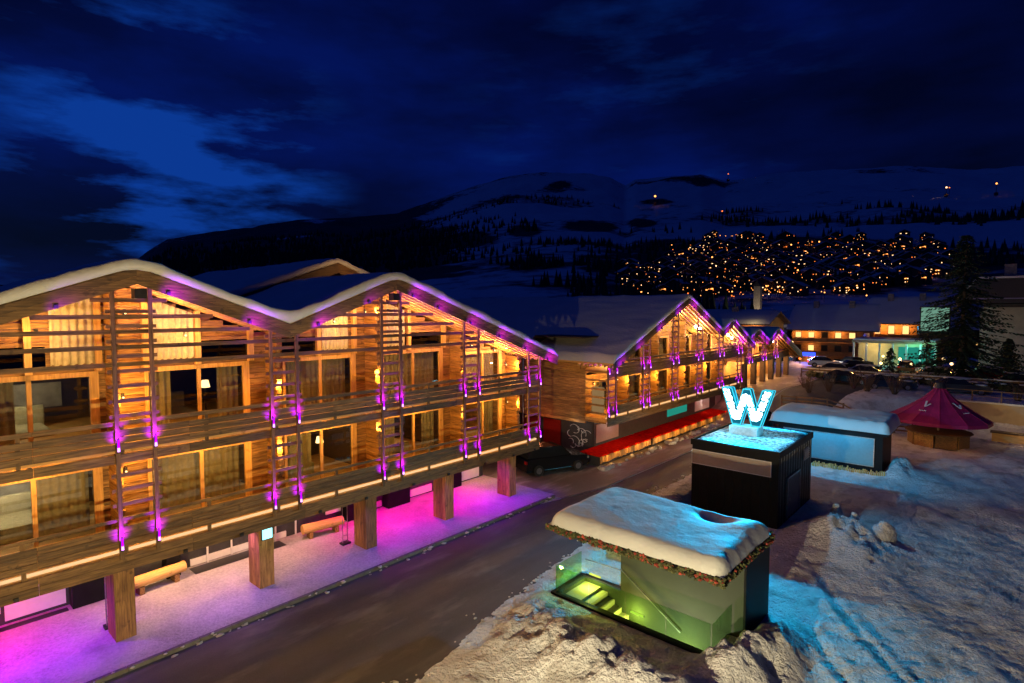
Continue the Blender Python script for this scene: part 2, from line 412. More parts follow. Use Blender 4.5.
TZ = np.where(inside, TZ-3.5, TZ-.06)
pxs = az_px(TX, TY); elev = (TZ-H)/np.maximum(-TX*math.sin(YAW)+TY*math.cos(YAW), 1)*565; pys = 309-elev
cov = fbm(TX/420, TY/420, 5, 91, .58)
# where dark forest or bare rock grows over the snow
forest = np.where(RD > 700, .45*ss((500-pxs)/120), 0)
vill = np.where(RD > 180, .24*ss((pxs-560)/120)*ss((pys-229)/14), 0)
low = np.where((pys > 255) & (RD > 180), .06, 0)
rock = np.where((pys < 245) & (pxs > 400), .03, 0)
cover = np.clip(cov-.21+forest+vill+low+rock, 0, 1)
cover = np.where(RD < 150, 0, cover)
for (ax_, ay_, sx_, sy_) in ((699, 184, 16, 7), (590, 227, 42, 9), (640, 224, 22, 6), (560, 186, 18, 6), (525, 232, 25, 8), (655, 203, 25, 4), (470, 240, 40, 12), (900, 262, 60, 5)):
    cover = np.maximum(cover, .95*np.exp(-(((pxs-ax_)/sx_)**2+((pys-ay_)/sy_)**2)*1.2)*(.45+.75*cov)*(RD < 5200))
struct(gmesh('mountain', TX, TY, TZ, 'alpine', cover=cover))

def strip(name, ys_, xl, xr, zoff, mat, nx=24):
    Y = np.repeat(ys_[:, None], nx, 1); t = np.linspace(0, 1, nx)[None]
    X = xl(ys_)[:, None]*(1-t)+xr(ys_)[:, None]*t
    return struct(gmesh(name, X, Y, zterr(X, Y)+zoff, mat))
kerbx = lambda y: np.interp(y, [-30, 23, 28, 56, 66, 96], [-18.8, -18.8, -17.6, -17.4, -16.9, -16.5])
yy = np.arange(-16, 95, .5)
strip('road', yy, lambda y: kerbx(y)+.0, lambda y: road_right(y)+1.0+.5*np.sin(y*.7)*.5+(fbm(y*.6, y*0, 3, 8)-.5)*1.6, .010, 'asphalt')
strip('parking_bay', np.arange(24.9, 57, .5), lambda y: y*0-36, lambda y: kerbx(y)-.12, .006, 'slush')
strip('plaza', np.arange(56.5, 95, .6), lambda y: y*0-34, lambda y: kerbx(y)-.12, .02, 'slush')
pv = MB(); pv.box(-32, -18.95, -14, 24.9, -.2, .12, 1); struct(pv.build('pavement', 'pavement'))
kb = MB()
for i in range(40):
    kb.box(-18.947, -18.8, -14+i*.97, -14+i*.97+.955, -.2, .135)
struct(kb.build('kerb', 'kerb_stone', bevel=.01))

# ------------------------------------------------------------------ chalets
def interp(pts, y): return float(np.interp(y, [p[0] for p in pts], [p[1] for p in pts]))
def runs(prof, drop, z, y0, y1, step=.08):
    out = []; cur = None; y = y0
    while y <= y1+1e-6:
        ok = interp(prof, y)-drop > z
        if ok and cur is None: cur = y
        if not ok and cur is not None: out.append((cur, y)); cur = None
        y += step
    if cur is not None: out.append((cur, y1))
    return [r for r in out if r[1]-r[0] > .15]
def plank_wall(mb, prof, x, y0, y1, z0, z1, drop=.3, h=.20, th=.12):
    z = z0
    while z < z1-.02:
        hh = min(h, z1-z)
        for a, b_ in (runs(prof, drop, z+hh, y0, y1) if prof else [(y0, y1)]):
            j = random.uniform(-.018, .018); mb.box(x-th, x+j, a, b_, z+.006, z+hh-.006)
        z += hh
def snow_roof(prof, xf, xb, th, name, parent, prot=.06):
    ys_ = []
    for (a, _), (b_, _) in zip(prof[:-1], prof[1:]): ys_ += list(np.linspace(a, b_, max(2, int((b_-a)/.3)))[:-1])
    ys_.append(prof[-1][0]); ys_ = np.array(ys_)
    xs_ = np.concatenate([[xf+.01, xf+prot, xf+prot+.02, xf+prot-.01, xf-.04, xf-.4], np.arange(xf-1.0, xb, -.8), [xb]])
    tk = np.concatenate([[.01, .08, .5, .88, .98, 1.0], np.ones(len(xs_)-6)])
    zb = np.interp(ys_, [p[0] for p in prof], [p[1] for p in prof])
    # soften ridges and valleys
    zt = zb.copy()
    for _ in range(3): zt[1:-1] = (zt[:-2]+2*zt[1:-1]+zt[2:])/4
    X = np.repeat(xs_[:, None], len(ys_), 1); Y = np.repeat(ys_[None], len(xs_), 0)
    Z = zb[None]*0+zt[None]+tk[:, None]*th*(1+.32*(fbm(X*.9, Y*.9, 4, 13)-.5)*2+.16*(fbm(X*4, Y*6, 3, 19)-.5)*2)
    Z[0] = zb+.005
    e0 = np.minimum(1, (ys_-ys_[0])/.35); e1 = np.minimum(1, (ys_[-1]-ys_)/.35); ed = np.sqrt(np.clip(1-(1-np.minimum(e0, e1))**2, 0, 1))
    Z = zb[None]+(Z-zb[None])*ed[None]
    o = gmesh(name, X, Y, Z, 'roof_snow'); o.parent = parent
    tot = Vector((0, 0, 0)); q = parent
    while q is not None: tot += q.location; q = q.parent
    o.location = -tot
    return o
def board_along(mb, prof, x0, x1, zt, zb, ya=None, yb=None):
    for (a, za), (b_, zb2) in zip(prof[:-1], prof[1:]):
        mb.prism([(a, za-zb), (b_, zb2-zb), (b_, zb2-zt), (a, za-zt)], 'x', x0, x1)
def chalet(name, label, cfg):
    XF = cfg['x']; prof = cfg['prof']; xb = cfg['xb']; y0, y1 = cfg['y0'], cfg['y1']; XW = XF-2.2
    root = empty(name, (XW, (y0+y1)/2, cfg.get('zg', 0)), label, 'chalet')
    # roof: deck, snow, fascia, soffit rafters
    rf = MB(); board_along(rf, prof, xb, XF+.8, 0, .12); roof = rf.build('roof', 'pine_y', root)
    snow_roof(prof, XF+.8, xb, .36, 'roof_snow_cover', roof)
    fa = MB(); board_along(fa, prof, XF+.803, XF+.86, .02, .26); board_along(fa, prof, XF+.803, XF+.83, .265, .50)
    fa.build('fascia', 'old_y', roof)
    ra = MB()
    for k in range(7):
        xx = XF+.55-k*.42; board_along(ra, prof, xx-.06, xx+.06, .123, .30)
    ra.build('rafter', 'pine_y', roof)
    # walls between the windows
    wl = MB()
    for (fz0, fz1, wins) in cfg['floors']:
        edges = [y0]+[e for w in wins for e in (w[0], w[1])]+[y1]
        for a, b_ in zip(edges[::2], edges[1::2]):
            if b_-a > .05: plank_wall(wl, prof, XW, a, b_, fz0, fz1)
        for w in wins:     # above window heads
            if w[3] < fz1: plank_wall(wl, prof, XW, w[0], w[1], w[3], fz1)
            if w[2] > fz0: plank_wall(wl, prof, XW, w[0], w[1], fz0, w[2])
    wl.build('wall', 'log_y', root)
    for ysd, dirn in ((y0, 1), (y1, -1)):
        sw = MB()
        zt = interp(prof, ysd)-.2; z = cfg.get('wz0', 2.55)
        while z < zt-.05:
            hh = min(.24, zt-z); j = random.uniform(-.02, .02)
            sw.box(xb+1.0, XW+.35+random.uniform(-.04, .04), min(ysd-dirn*j, ysd+dirn*.16), max(ysd-dirn*j, ysd+dirn*.16), z+.006, z+hh-.006); z += hh
        sw.build('side_wall', 'log_x', root)
    # log fins that divide the balconies
    for yf in cfg['fins']:
        for (fz0, fz1, _) in cfg['floors']:
            fn = MB()
            z = fz0
            while z < min(fz1, interp(prof, yf)-.4)-.05:
                fn.box(XW+.02, XW+random.uniform(.82, 1.05), yf-.10+random.uniform(-.01, .01), yf+.10, z+.008, z+.19); z += .2
            if fn.v: fn.build('log_divider', 'log_x', root)
    # floors + parapets
    for (pb, pt) in cfg['parapets']:
        fl = MB()
        fl.box(XW-6, XF-.12, y0+.02, y1-.02, pb+.30, pb+.5, 1); fl.build('balcony_floor', 'pine_y', root)
        pp = MB(); y = y0
        rows = [(pt-.10, pt), (pt-.90, pt-.70), (pt-.682, pt-.49), (pt-.472, pt-.28), (pb+.27, pb+.50), (pb, pb+.26)] if pb < 4 else [(pt-.13, pt), (pt-.455, pt-.26), (pt-.665, pt-.475), (pt-.88, pt-.685), (pb+.0, pb+.27)]
        while y < y1-.01:
            b_ = min(y+cfg.get('board', 3.95), y1)
            for (a0, a1) in rows:
                j = random.uniform(-.006, .006); pp.box(XF-.05+j, XF+j, y+.006, b_-.006, a0, a1)
            y = b_
        pp.build('parapet', 'old_y', root)
        ps = MB(); y = y0+.4
        while y < y1:
            ps.box(XF-.14, XF-.056, y-.05, y+.05, pb+.02, pt-.01); y += 2.4
        ps.build('parapet_post', 'old_z', root)
        st = MB(); st.box(XF-.22, XF-.18, y0+.05, y1-.05, pb+(.53 if pb < 4 else .285), pb+(.62 if pb < 4 else .31), 1); st.build('light_strip', 'e_strip', root)
    # slats
    sl = MB()
    for z in cfg['slats']:
        for a, b_ in runs(prof, .5, z+.13, y0-.1, y1-.1): sl.box(XF-.10, XF-.055, a, b_, z, z+.13)
    if cfg['slats']: sl.build('slat_screen', 'old_y', root)
    # ladder frames with rungs + purple lamps
    zlo = cfg['parapets'][0][0]+.05
    for k, yl in enumerate(cfg['ladders']):
        ld = MB()
        for d in (-.49, .49):
            ld.box(XF+.012, XF+.10, yl+d-.055, yl+d+.055, zlo+.35, interp(prof, yl+d)-.13)
        ld.build('ladder_post', 'old_z', root)
        rg = MB(); z = zlo+.6
        top = min(interp(prof, yl-.6), interp(prof, yl+.6))-.55
        while z < top:
            if not any(p[0]-.12 < z < p[1]+.02 for p in cfg['parapets']) and not any(abs(z-s_) < .16 for s_ in cfg['slats']):
                rg.box(XF-.052, XF+.008, yl-.66, yl+.66, z, z+.11)
            z += cfg.get('rung', .45)
        rg.build("rung", "old_y", root)
        for d in (-.49, .49):
            for (pb, pt) in cfg['parapets']:
                zc = pt-.82 if pb < 4 else pt-.78
                lp = MB(); lp.box(XF+.101, XF+.13, yl+d-.04, yl+d+.04, zc-.16, zc+.16, 1); lp.cyl((XF+.17, yl+d, zc-.14), (XF+.17, yl+d, zc-.10), .05, n=8)
                lo = lp.build('wall_lamp', 'black_metal', root)
                bl = MB(); bl.cyl((XF+.17, yl+d, zc+.022), (XF+.17, yl+d, zc+.26), .034, .02, n=8); bl.build('lamp_tube', 'e_purple_core', lo)
                bw = MB(); bw.cyl((XF+.17, yl+d, zc-.10), (XF+.17, yl+d, zc+.02), .036, .03, n=8); bw.build('lamp_core', 'e_purple_white', lo)
                light('SPOT', (XF+.27, yl+d, zc+.22), VIOLW, cfg.get('pw', 9)*9, lo, .02, spot=105, blend=1, target=(XF, yl+d, zc+.34))
                light('SPOT', (XF+.34, yl+d, zc+.05), VIOLW, cfg.get('pw', 9)*42, lo, .02, spot=58, blend=.8, target=(XF+.08, yl+d, zc+1.1))
    # windows
    for fi, (fz0, fz1, wins) in enumerate(cfg['floors']):
        for w in wins:
            a, b_, z0, z1, kind = w
            fr = MB()
            fr.box(XW-.06, XW+.05, a, a+.11, z0, z1, 1); fr.box(XW-.06, XW+.07, b_-.24, b_, z0, z1, 1.05)
            fr.box(XW-.06, XW+.05, a+.112, b_-.242, z1-.16, z1, 1); fr.box(XW-.06, XW+.05, a+.112, b_-.242, z0, z0+.1, 1)
            mm = a+(b_-a)*.49
            if b_-a > 2: fr.box(XW-.05, XW+.04, mm-.06, mm+.06, z0+.102, z1-.162, 1)
            wo = fr.build('window', 'pine_z', root)
            pn = MB(); pn.box(XW-.03, XW-.02, a+.112, b_-.242, z0+.102, z1-.162, 1); pn.build('pane', 'window_glass', wo)
            if kind != 'none':
                cu = MB(); n = 44; pts = []
                segs = {'c': [(a+.15, b_-.3)], 'l': [(a+.15, a+(b_-a)*.4)], 'r': [(a+(b_-a)*.52, b_-.3)], 'd': [(a+.15, a+(b_-a)*.25), (b_-(b_-a)*.3, b_-.3)]}[kind[0]]
                for sa, sb in segs:
                    n = max(8, int((sb-sa)/.045)); vs = []; fs = []
                    for i in range(n+1):
                        y = sa+(sb-sa)*i/n; x = XW-.35+.05*math.sin(i*1.25)+random.uniform(-.012, .012)
                        vs += [(x, y, z0+.12), (x, y, z1-.17)]
                    fs = [(2*i, 2*i+2, 2*i+3, 2*i+1) for i in range(n)]
                    cu.add(vs, fs, 1)
                cu.build('curtain', 'curtain_grey', wo, smooth=True, recalc=False)
    # rooms behind the glass
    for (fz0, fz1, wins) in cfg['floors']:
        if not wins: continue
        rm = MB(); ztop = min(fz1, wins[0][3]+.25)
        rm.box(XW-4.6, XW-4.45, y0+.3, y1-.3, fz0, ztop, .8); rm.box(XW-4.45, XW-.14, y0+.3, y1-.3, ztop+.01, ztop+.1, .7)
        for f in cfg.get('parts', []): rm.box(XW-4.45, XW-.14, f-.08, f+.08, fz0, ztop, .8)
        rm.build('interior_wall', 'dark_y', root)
    # lamps
    for (y, z, col, P) in cfg['lights']:
        lm = MB(); lm.cyl((XW+.10, y, z-.10), (XW+.10, y, z+.10), .05, n=8); lmo = lm.build('balcony_lamp', 'black_metal', root)
        g = MB(); g.cyl((XW+.19, y, z-.03), (XW+.155, y, z-.03), .03, n=8); g.build('lamp_lens', 'e_warm', lmo)
        light('POINT', (XW+1.0, y, z), col, P*4.2, lmo, .05)
    for (x, y, z, col, P) in cfg.get('inner', []): light('POINT', (x, y, z), col, P*4, root, .1)
    return root

FLG = (2.6, 5.85)
profA = [(-5.5, 7.75), (5.1, 11.73), (9.75, 9.98), (14.4, 11.80), (25.45, 7.87)]
hA = 8.5
winsT = [(-4.0, -.2, 6.1, hA, 'r'), (1.3, 4.72, 6.1, hA, 'l'), (6.02, 9.55, 6.1, hA, 'd'), (10.9, 14.3, 6.1, hA, 'c'), (15.72, 19.5, 6.1, hA, 'c'), (21.0, 24.0, 6.1, 8.2, 'c')]
winsM = [(-4.0, -.2, 3.1, 5.45, 'r'), (1.3, 4.72, 3.1, 5.45, 'r'), (6.02, 9.55, 3.1, 5.45, 'c'), (10.9, 14.3, 3.1, 5.45, 'l'), (15.72, 19.5, 3.1, 5.45, 'd'), (21.0, 24.0, 3.1, 5.45, 'r')]
cfgA = dict(x=-20.0, xb=-27.2, y0=-5.2, y1=24.85, prof=profA,
    floors=[(3.03, 5.85, winsM), (6.0, 12.5, winsT)], parapets=[(2.53, 4.17), (5.85, 7.13)],
    slats=[8.77, 9.29, 9.76, 10.21, 10.71], fins=[-.0, 5.0, 10.3, 14.9, 20.1, 24.5], ladders=[.3, 5.14, 9.87, 14.64, 19.42, 24.28], parts=[5.4, 10.3, 15, 20.2],
    lights=[], pw=9)
for (y, z) in ((-1, 7.9), (5.35, 7.6), (10.3, 7.6), (15.0, 7.6), (20.3, 7.5), (24.3, 7.3)): cfgA['lights'].append((y, z, ORANGE, 46))
for (y, z) in ((3.2, 9.8), (5.5, 10.4), (7.3, 9.6), (13.2, 10.0), (14.8, 10.4), (17.3, 9.7), (21.5, 8.55), (23.3, 8.2)): cfgA['lights'].append((y, z, WARM, 26))
for (y, z) in ((-1, 5.2), (5.35, 5.1), (10.3, 5.1), (15.0, 5.1), (20.3, 5.1), (24.4, 5.1), (2.9, 5.6), (7.8, 5.6), (12.5, 5.6), (17.5, 5.6), (22.4, 5.6)): cfgA['lights'].append((y, z, ORANGE, 30))
cfgA['inner'] = [(-24.6, 2.6, 5.0, (1, .8, .55), 30), (-24.6, 7.8, 5.0, (1, .62, .3), 34), (-24.6, 12.3, 5.0, (1, .5, .2), 24), (-24.6, 17.5, 5, (1, .4, .15), 22), (-24.6, 22.5, 5, (1, .5, .2), 18), (-24.6, 2.9, 7.8, (1, .8, .5), 14), (-24.6, 22.3, 7.7, (1, .55, .25), 10), (-20.9, 3.9, 10.5, WARM, 14), (-20.9, 6.6, 10.4, WARM, 24), (-20.9, 16.4, 10.2, WARM, 24), (-20.9, 18.8, 9.4, WARM, 30), (-20.9, 22.3, 8.3, WARM, 30), (-20.9, 13.0, 10.4, WARM, 16)]
A = chalet('chalet_hotel', 'large timber chalet building with twin gables and violet lamps beside the road', cfgA)
# pillars, pillar screen, underside
pil = []
for i, y in enumerate((-.05, 4.55, 9.05, 13.65, 18.2, 22.9)):
    p = MB()
    for k in range(4): p.box(-21.46+k*.228, -21.46+k*.228+.222, y, y+.55, .12, 2.83)
    p.box(-21.45, -20.56, y+.01, y+.54, .121, 2.82)
    pil.append(p.build('pillar', 'log_z', A))
sg = MB(); sg.box(-20.52, -20.46, 9.12, 9.53, 1.95, 2.45, 1); sgo = sg.build('lit_sign', 'black_metal', A)
s2 = MB(); s2.box(-20.458, -20.45, 9.14, 9.51, 1.98, 2.42, 1); s2.build('sign_face', 'e_cyan_sign', sgo); light('POINT', (-20.2, 9.32, 2.2), (.3, .9, 1), 3, sgo, .05)
# rear raised gable
rg = [(9.0, 10.25), (16.6, 13.0), (22.6, 10.7)]
o = MB(); board_along(o, rg, -44, -27.3, 0, .12); rr_ = o.build('rear_roof', 'pine_y', A); snow_roof(rg, -27.3, -44, .35, 'roof_snow_cover', rr_)
o = MB(); board_along(o, rg, -27.297, -27.2, .02, .55); o.build('fascia', 'old_y', rr_)
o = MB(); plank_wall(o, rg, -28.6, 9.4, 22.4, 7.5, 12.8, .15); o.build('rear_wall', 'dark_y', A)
light('POINT', (-25.4, 17.0, 12.6), WARM, 60, A, .1)
# apex spots with violet light along the verges
for (y, z) in ((5.1, 11.0), (14.4, 11.05)):
    o = MB(); o.box(-19.75, -19.42, y+.0, y+.32, z-.18, z+.12, 1); sp = o.build('spot_lamp', 'black_metal', A)
for (y, z, P) in ((5.9, 11.55, 12), (8.3, 10.65, 12), (10.8, 10.5, 14), (13.0, 11.3, 6), (15.2, 11.6, 14), (16.6, 11.1, 12), (18.6, 10.4, 14), (20.6, 9.65, 14), (22.6, 8.95, 16), (24.5, 8.25, 24), (3.2, 11.1, 4)):
    o = MB(); o.box(-19.14, -19.08, y-.05, y+.05, interp(profA, y)-.50, interp(profA, y)-.40, 1); vo = o.build('verge_lamp', 'black_metal', A)
    light('SPOT', (-18.78, y, interp(profA, y)-.62), VIOLW, P*9, vo, .03, spot=135, blend=1, target=(-19.3, y+.3, interp(profA, y)-.5))
# upper curtains high in the gables
def hi_curtain(ya, yb, ztop, zbot, slope, root):
    n = int((yb-ya)/.04); vs = []
    for i in range(n+1):
        y = ya+(yb-ya)*i/n; x = -22.06+.045*math.sin(i*1.3)
        zt = min(ztop, interp(profA, y)-.45); zb_ = zbot+(slope*(y-ya) if slope > 0 else -slope*(yb-y)); zb_ = min(zb_, zt-.2)
        vs += [(x, y, zb_+.04*math.sin(i*1.3)), (x, y, zt)]
    c = MB(); c.add(vs, [(2*i, 2*i+2, 2*i+3, 2*i+1) for i in range(n)], 1); c.build('gable_curtain', 'curtain', root, smooth=True, recalc=False)
hi_curtain(3.5, 4.65, 11, 8.75, 0, A); hi_curtain(6.1, 7.6, 11, 8.75, .0, A); hi_curtain(12.6, 13.9, 11, 8.75, 0, A); hi_curtain(15.7, 17.0, 11, 8.75, 0, A)
for (ya, yb) in ((1.3, 3.4), (7.7, 9.5), (10.9, 12.5), (17.1, 19.4)):
    for a, b_ in runs(profA, .5, 9.1, ya, yb):
        o = MB(); o.box(-22.19, -22.17, a, b_, 8.72, 9.35, 1); o.build('gable_glazing', 'car_glass', A)
for y in (2.97, 4.72, 6.05, 7.7, 9.6, 12.45, 14.2, 15.8, 17.25, 19.5):
    o = MB(); o.box(-22.2, -22.0, y-.09, y+.09, 8.52, interp(profA, y)-.31, 1); o.build('gable_post', 'pine_z', A)
# picture and furniture glimpsed in rooms
def art(y, z, w, h, x=-26.6):
    o = MB(); o.box(x, x+.04, y, y+w, z, z+h, 1); o.build('wall_picture', 'art_paper', A)
art(1.9, 6.9, 2.6, .9); art(2.2, 3.9, 1.6, 1.2)
# street level under the balcony: shop front
o = MB(); o.box(-24.7, -24.5, -5, 24.8, .12, 2.9, 1); o.build('shop_wall', 'dark_wall', A)
o = MB()
for (a, b_, z0, z1) in ((-3.5, 2.3, .55, 1.2), (2.4, 4.0, .25, 1.5), (8.0, 12.0, .16, .42), (14.0, 14.8, .6, 2.2), (15.6, 17.2, .2, .5), (18.9, 20.6, .2, .6), (22.7, 24.4, .2, 2.2)):
    o = MB(); o.box(-24.49, -24.42, a, b_, z0, z1, 1); o.build('display_panel', 'white_panel', A)
o = MB()
o = MB()
for k in range(5): o.box(-24.41, -24.35, 8.6+k*.95, 8.66+k*.95, .14, 1.5, 1)
o.box(-24.41, -24.33, 8.2, 12.6, 1.5, 1.56, 1); o.build('railing', 'white_panel', A)
o = MB()
for (a, b_) in ((4.1, 5.3), (14.9, 15.5), (17.3, 18.7), (7.0, 7.5), (21.3, 22.5)):
    o = MB(); o.box(-24.49, -23.95, a, b_, .125, 1.9, 1); o.build('entrance_cabinet', 'black_clad', A, bevel=.02)
o = MB(); o.box(-24.48, -22.5, -4, 24.4, 2.62, 2.8, 1); o.build('ceiling', 'pine_y', A)
for (y, x, col, P) in ((1.4, -23.0, (1, 0, .12), 100), (3.2, -21.6, VIOLET, 80), (1.0, -21.3, VIOLET, 50), (6.6, -23, (1, .52, .22), 66), (9.6, -23.0, (1, .5, .28), 60), (8.4, -21.2, (.75, .25, 1), 26), (12.0, -22.8, (1, .42, .35), 34), (15.6, -22.9, (1, 0, .24), 100), (15.9, -21.6, VIOLET, 34),
                       (18.5, -22.4, (1, 0, .5), 50), (21.0, -22.8, (1, 0, .24), 95), (21.6, -21.2, VIOLET, 60), (24, -23.5, (1, .5, .2), 30), (-2.5, -22.8, (1, 0, .3), 60)):
    o = MB(); o.cyl((x, y, 2.56), (x, y, 2.618), .09, n=10); d = o.build('down_lamp', 'black_metal', A); light('SPOT', (x, y, 2.50), col, P*6, d, .06, spot=150, blend=.8, target=(x, y, 0))
for y in (.2, 2.2, 6.4, 8.2, 11.2, 13.3, 15.8, 17.9, 20.4, 22.6, 24.4):
    o = MB(); o.box(-19.998, -19.93, y-.06, y+.06, 2.56, 2.66, 1); d = o.build('kerb_lamp', 'black_metal', A); light('SPOT', (-19.9, y, 2.50), VIOLET, 110, d, .04, spot=105, blend=1, target=(-20.3, y, 0))

# second chalet
profB = [(31.9, 6.95), (43.3, 11.45), (50.4, 8.5), (52.9, 9.5), (58.9, 6.9)]
lad = [33.0+4.75*i for i in range(6)]
wB = [(34.2, 36.2), (39.0, 41.0), (43.9, 45.8), (48.6, 50.4), (53.4, 55.2)]
cfgB = dict(x=-20.3, xb=-46, y0=32.6, y1=57.3, prof=profB, floors=[(3.03, 5.85, [(a, b_, 3.1, 5.4, 'c') for a, b_ in wB]), (6.0, 11.2, [(a, b_, 6.1, 8.2, 'c') for a, b_ in wB])],
    parapets=[(2.53, 4.17), (5.85, 7.0)], slats=[], fins=[37.5, 42.2, 47.2, 51.9], ladders=lad, rung=.42, pw=15, lights=[], board=4.75)
for (y, z, P) in ((35.2, 7.4, 60), (40.5, 9.6, 60), (43.3, 9.0, 70), (45.6, 9.6, 60), (49.5, 8.0, 50), (53, 8.2, 60), (56, 7.0, 50)): cfgB['lights'].append((y, z, (1, .62, .26), P))
for y in (34, 37.2, 41.7, 46.5, 51.4, 56): cfgB['lights'].append((y, 5.2, ORANGE, 42))
B = chalet('chalet_hotel', 'second timber chalet with tall gable and unlit snowy roof beside the red terrace', cfgB)
for (y, z) in ((47.1, 9.0), (48.0, 8.8), (54.6, 8.0), (55.5, 7.7)):
    o = MB(); o.blob((-20.6, y, z), (.13, .13, .13), 8, 6, 0); fo = o.build('flood_lamp', 'e_white', B, smooth=True); light('POINT', (-20.45, y, z-.1), (1, .62, .3), 170, fo, .1)
for (y, P) in ((33, 20), (35.5, 16), (38.5, 16), (41.5, 16), (44.2, 26), (46.5, 24), (49.2, 20), (51.5, 20), (53.6, 22), (56, 20), (58.2, 20)):
    o = MB(); o.box(-19.42, -19.36, y-.05, y+.05, interp(profB, y)-.5, interp(profB, y)-.4, 1); vo = o.build('verge_lamp', 'black_metal', B); light('SPOT', (-18.95, y, interp(profB, y)-.6), VIOLW, P*6, vo, .03, spot=130, blend=1, target=(-19.5, y, interp(profB, y)-.45))
o = MB(); o.box(-40, -21.9, 33.4, 57, -.1, 2.52, 1); o.build('street_level_wall', 'dark_wall', B)
o = MB(); o.box(-21.6, -20.6, 32.578, 32.598, 3.3, 5.2, 1); o.build('side_window', 'e_room', B)
o = MB()
for z in (2.75, 3.35, 3.9, 4.45, 5.0, 5.6, 6.2): o.box(-22.6, -20.35, 32.45, 32.52, z, z+.12)
o.build('side_slats', 'log_x', B)
for (a, b_, mt) in ((33.6, 36.6, 'grey_panel'), (44.6, 48.4, 'e_teal'), (50.2, 53.4, 'white_panel'), (55, 56.4, 'grey_panel')):
    o = MB(); o.box(-21.898, -21.85, a, b_, 1.0 if mt != 'e_teal' else 1.3, 2.3, 1); o.build('shop_window', mt, B)
light('POINT', (-21.2, 51.8, 1.9), (1, .75, .6), 14, B, .05); light('POINT', (-21.2, 35.2, 2.2), (1, .8, .7), 14, B, .05)
for (x, w) in ((-28.6, 1.6), (-26.4, 1.6)):
    o = MB(); o.box(x, x+w, 33.3, 33.39, .05, 2.3, 1); o.build('garage_door', 'carpaint_red', B)
light('POINT', (-25.5, 31.6, 2.3), (1, .3, .12), 30, B, .1); light('POINT', (-27, 31, 4.2), (1, .5, .2), 26, B, .1); light('POINT', (-23, 31.2, 5.2), (1, .5, .2), 22, B, .1)
# mural strokes on the street-level side wall
o = MB(); o.box(-24.3, -22.0, 33.35, 33.397, .2, 2.4, 1); o.build('mural_board', 'dark_wall', B)
o = MB(); random.seed(5)
for k in range(14):
    cx_, cz_ = random.uniform(-23.9, -22.4), random.uniform(.6, 1.9); r0 = random.uniform(.15, .5); a0 = random.uniform(0, 6.3); n = 10
    for i in range(n):
        a1 = a0+i*.28; a2 = a1+.28; o.beam((cx_+r0*math.cos(a1), 33.33, cz_+r0*math.sin(a1)*.9), (cx_+r0*math.cos(a2), 33.33, cz_+r0*math.sin(a2)*.9), .02, .07, (0, 1, 0), 1)
o.build('mural_lines', 'white_panel', B)
light('POINT', (-23.0, 32.3, 2.3), (1, .8, .7), 14, B, .1)
o = MB(); o.cyl((-27.6, 32.3, .2), (-27.6, 32.3, 7), .05, n=8, t=1); o.build('downpipe', 'steel', B)

# third chalet row further along the street
profC = [(57.6, 7.2), (60.8, 8.35), (64.4, 7.0), (67.4, 8.25), (77.3, 4.7)]
cfgC = dict(x=-20.6, xb=-34, y0=59.2, y1=74.5, prof=profC, floors=[(5.0, 8, [(61.2, 63, 5.1, 6.9, 'c'), (66, 68.2, 5.1, 7.2, 'c'), (70, 71.6, 5.1, 6.2, 'c')])], parapets=[(4.75, 5.75)], slats=[], fins=[64.6],
    ladders=[60.6, 65.0, 69.2], rung=.4, pw=16, lights=[(67.2, 7.2, WARM, 90), (65.4, 6.6, WARM, 50), (69.5, 6.6, WARM, 50)], zg=2.4, board=4, wz0=4.6)
C = chalet('chalet_hotel', 'third and farthest timber chalet of the row with small gables above lit arcade', cfgC)
o = MB()
for i in range(6): o.box(-21.1, -20.6, 59.6+i*2.9, 60.1+i*2.9, 2.2, 4.8)
o.build('arcade_post', 'dark_z', C)
o = MB(); o.box(-23.2, -23, 59.3, 74.4, 2.2, 4.8, 1); o.build('arcade_wall', 'pine_y', C)
for i in range(5): light('POINT', (-22.0, 61.3+i*2.9, 4.2), WARM, 190, C, .1)
for y in (66.5, 69.0):
    o = MB(); o.blob((-20.9, y, 7.4 if y < 68 else 6.8), (.15, .15, .15), 8, 6, 0); fo = o.build('flood_lamp', 'e_white', C, smooth=True); light('POINT', (-20.6, y, 7.0 if y < 68 else 6.5), (1, .62, .3), 170, fo, .1)
for (y, P) in ((59, 25), (62, 30), (63.5, 30), (66, 30), (68.5, 30), (71, 20)): light('SPOT', (-19.2, y, interp(profC, y)-.6), VIOLW, P*6, C, .03, spot=130, blend=1, target=(-19.8, y, interp(profC, y)-.45))

# link building between the chalets
K = empty('garage_building', (-31, 29, 0), 'low flat-roofed garage with red doors tucked between the first two chalets', 'garage')
o = MB(); o.box(-36, -28.8, 25.6, 31.9, 0, 3.0, 1); o.build('wall', 'concrete', K)
o = MB(); o.box(-36.1, -28.5, 25.4, 32.1, 3.003, 3.35, 1); o.build('roof', 'beige_wall', K)
o = MB(); o.box(-28.797, -28.75, 26, 28.6, .05, 2.6, 1); o.box(-28.797, -28.75, 29, 31.5, .05, 2.6, 1); o.build('garage_door', 'red_fabric', K)

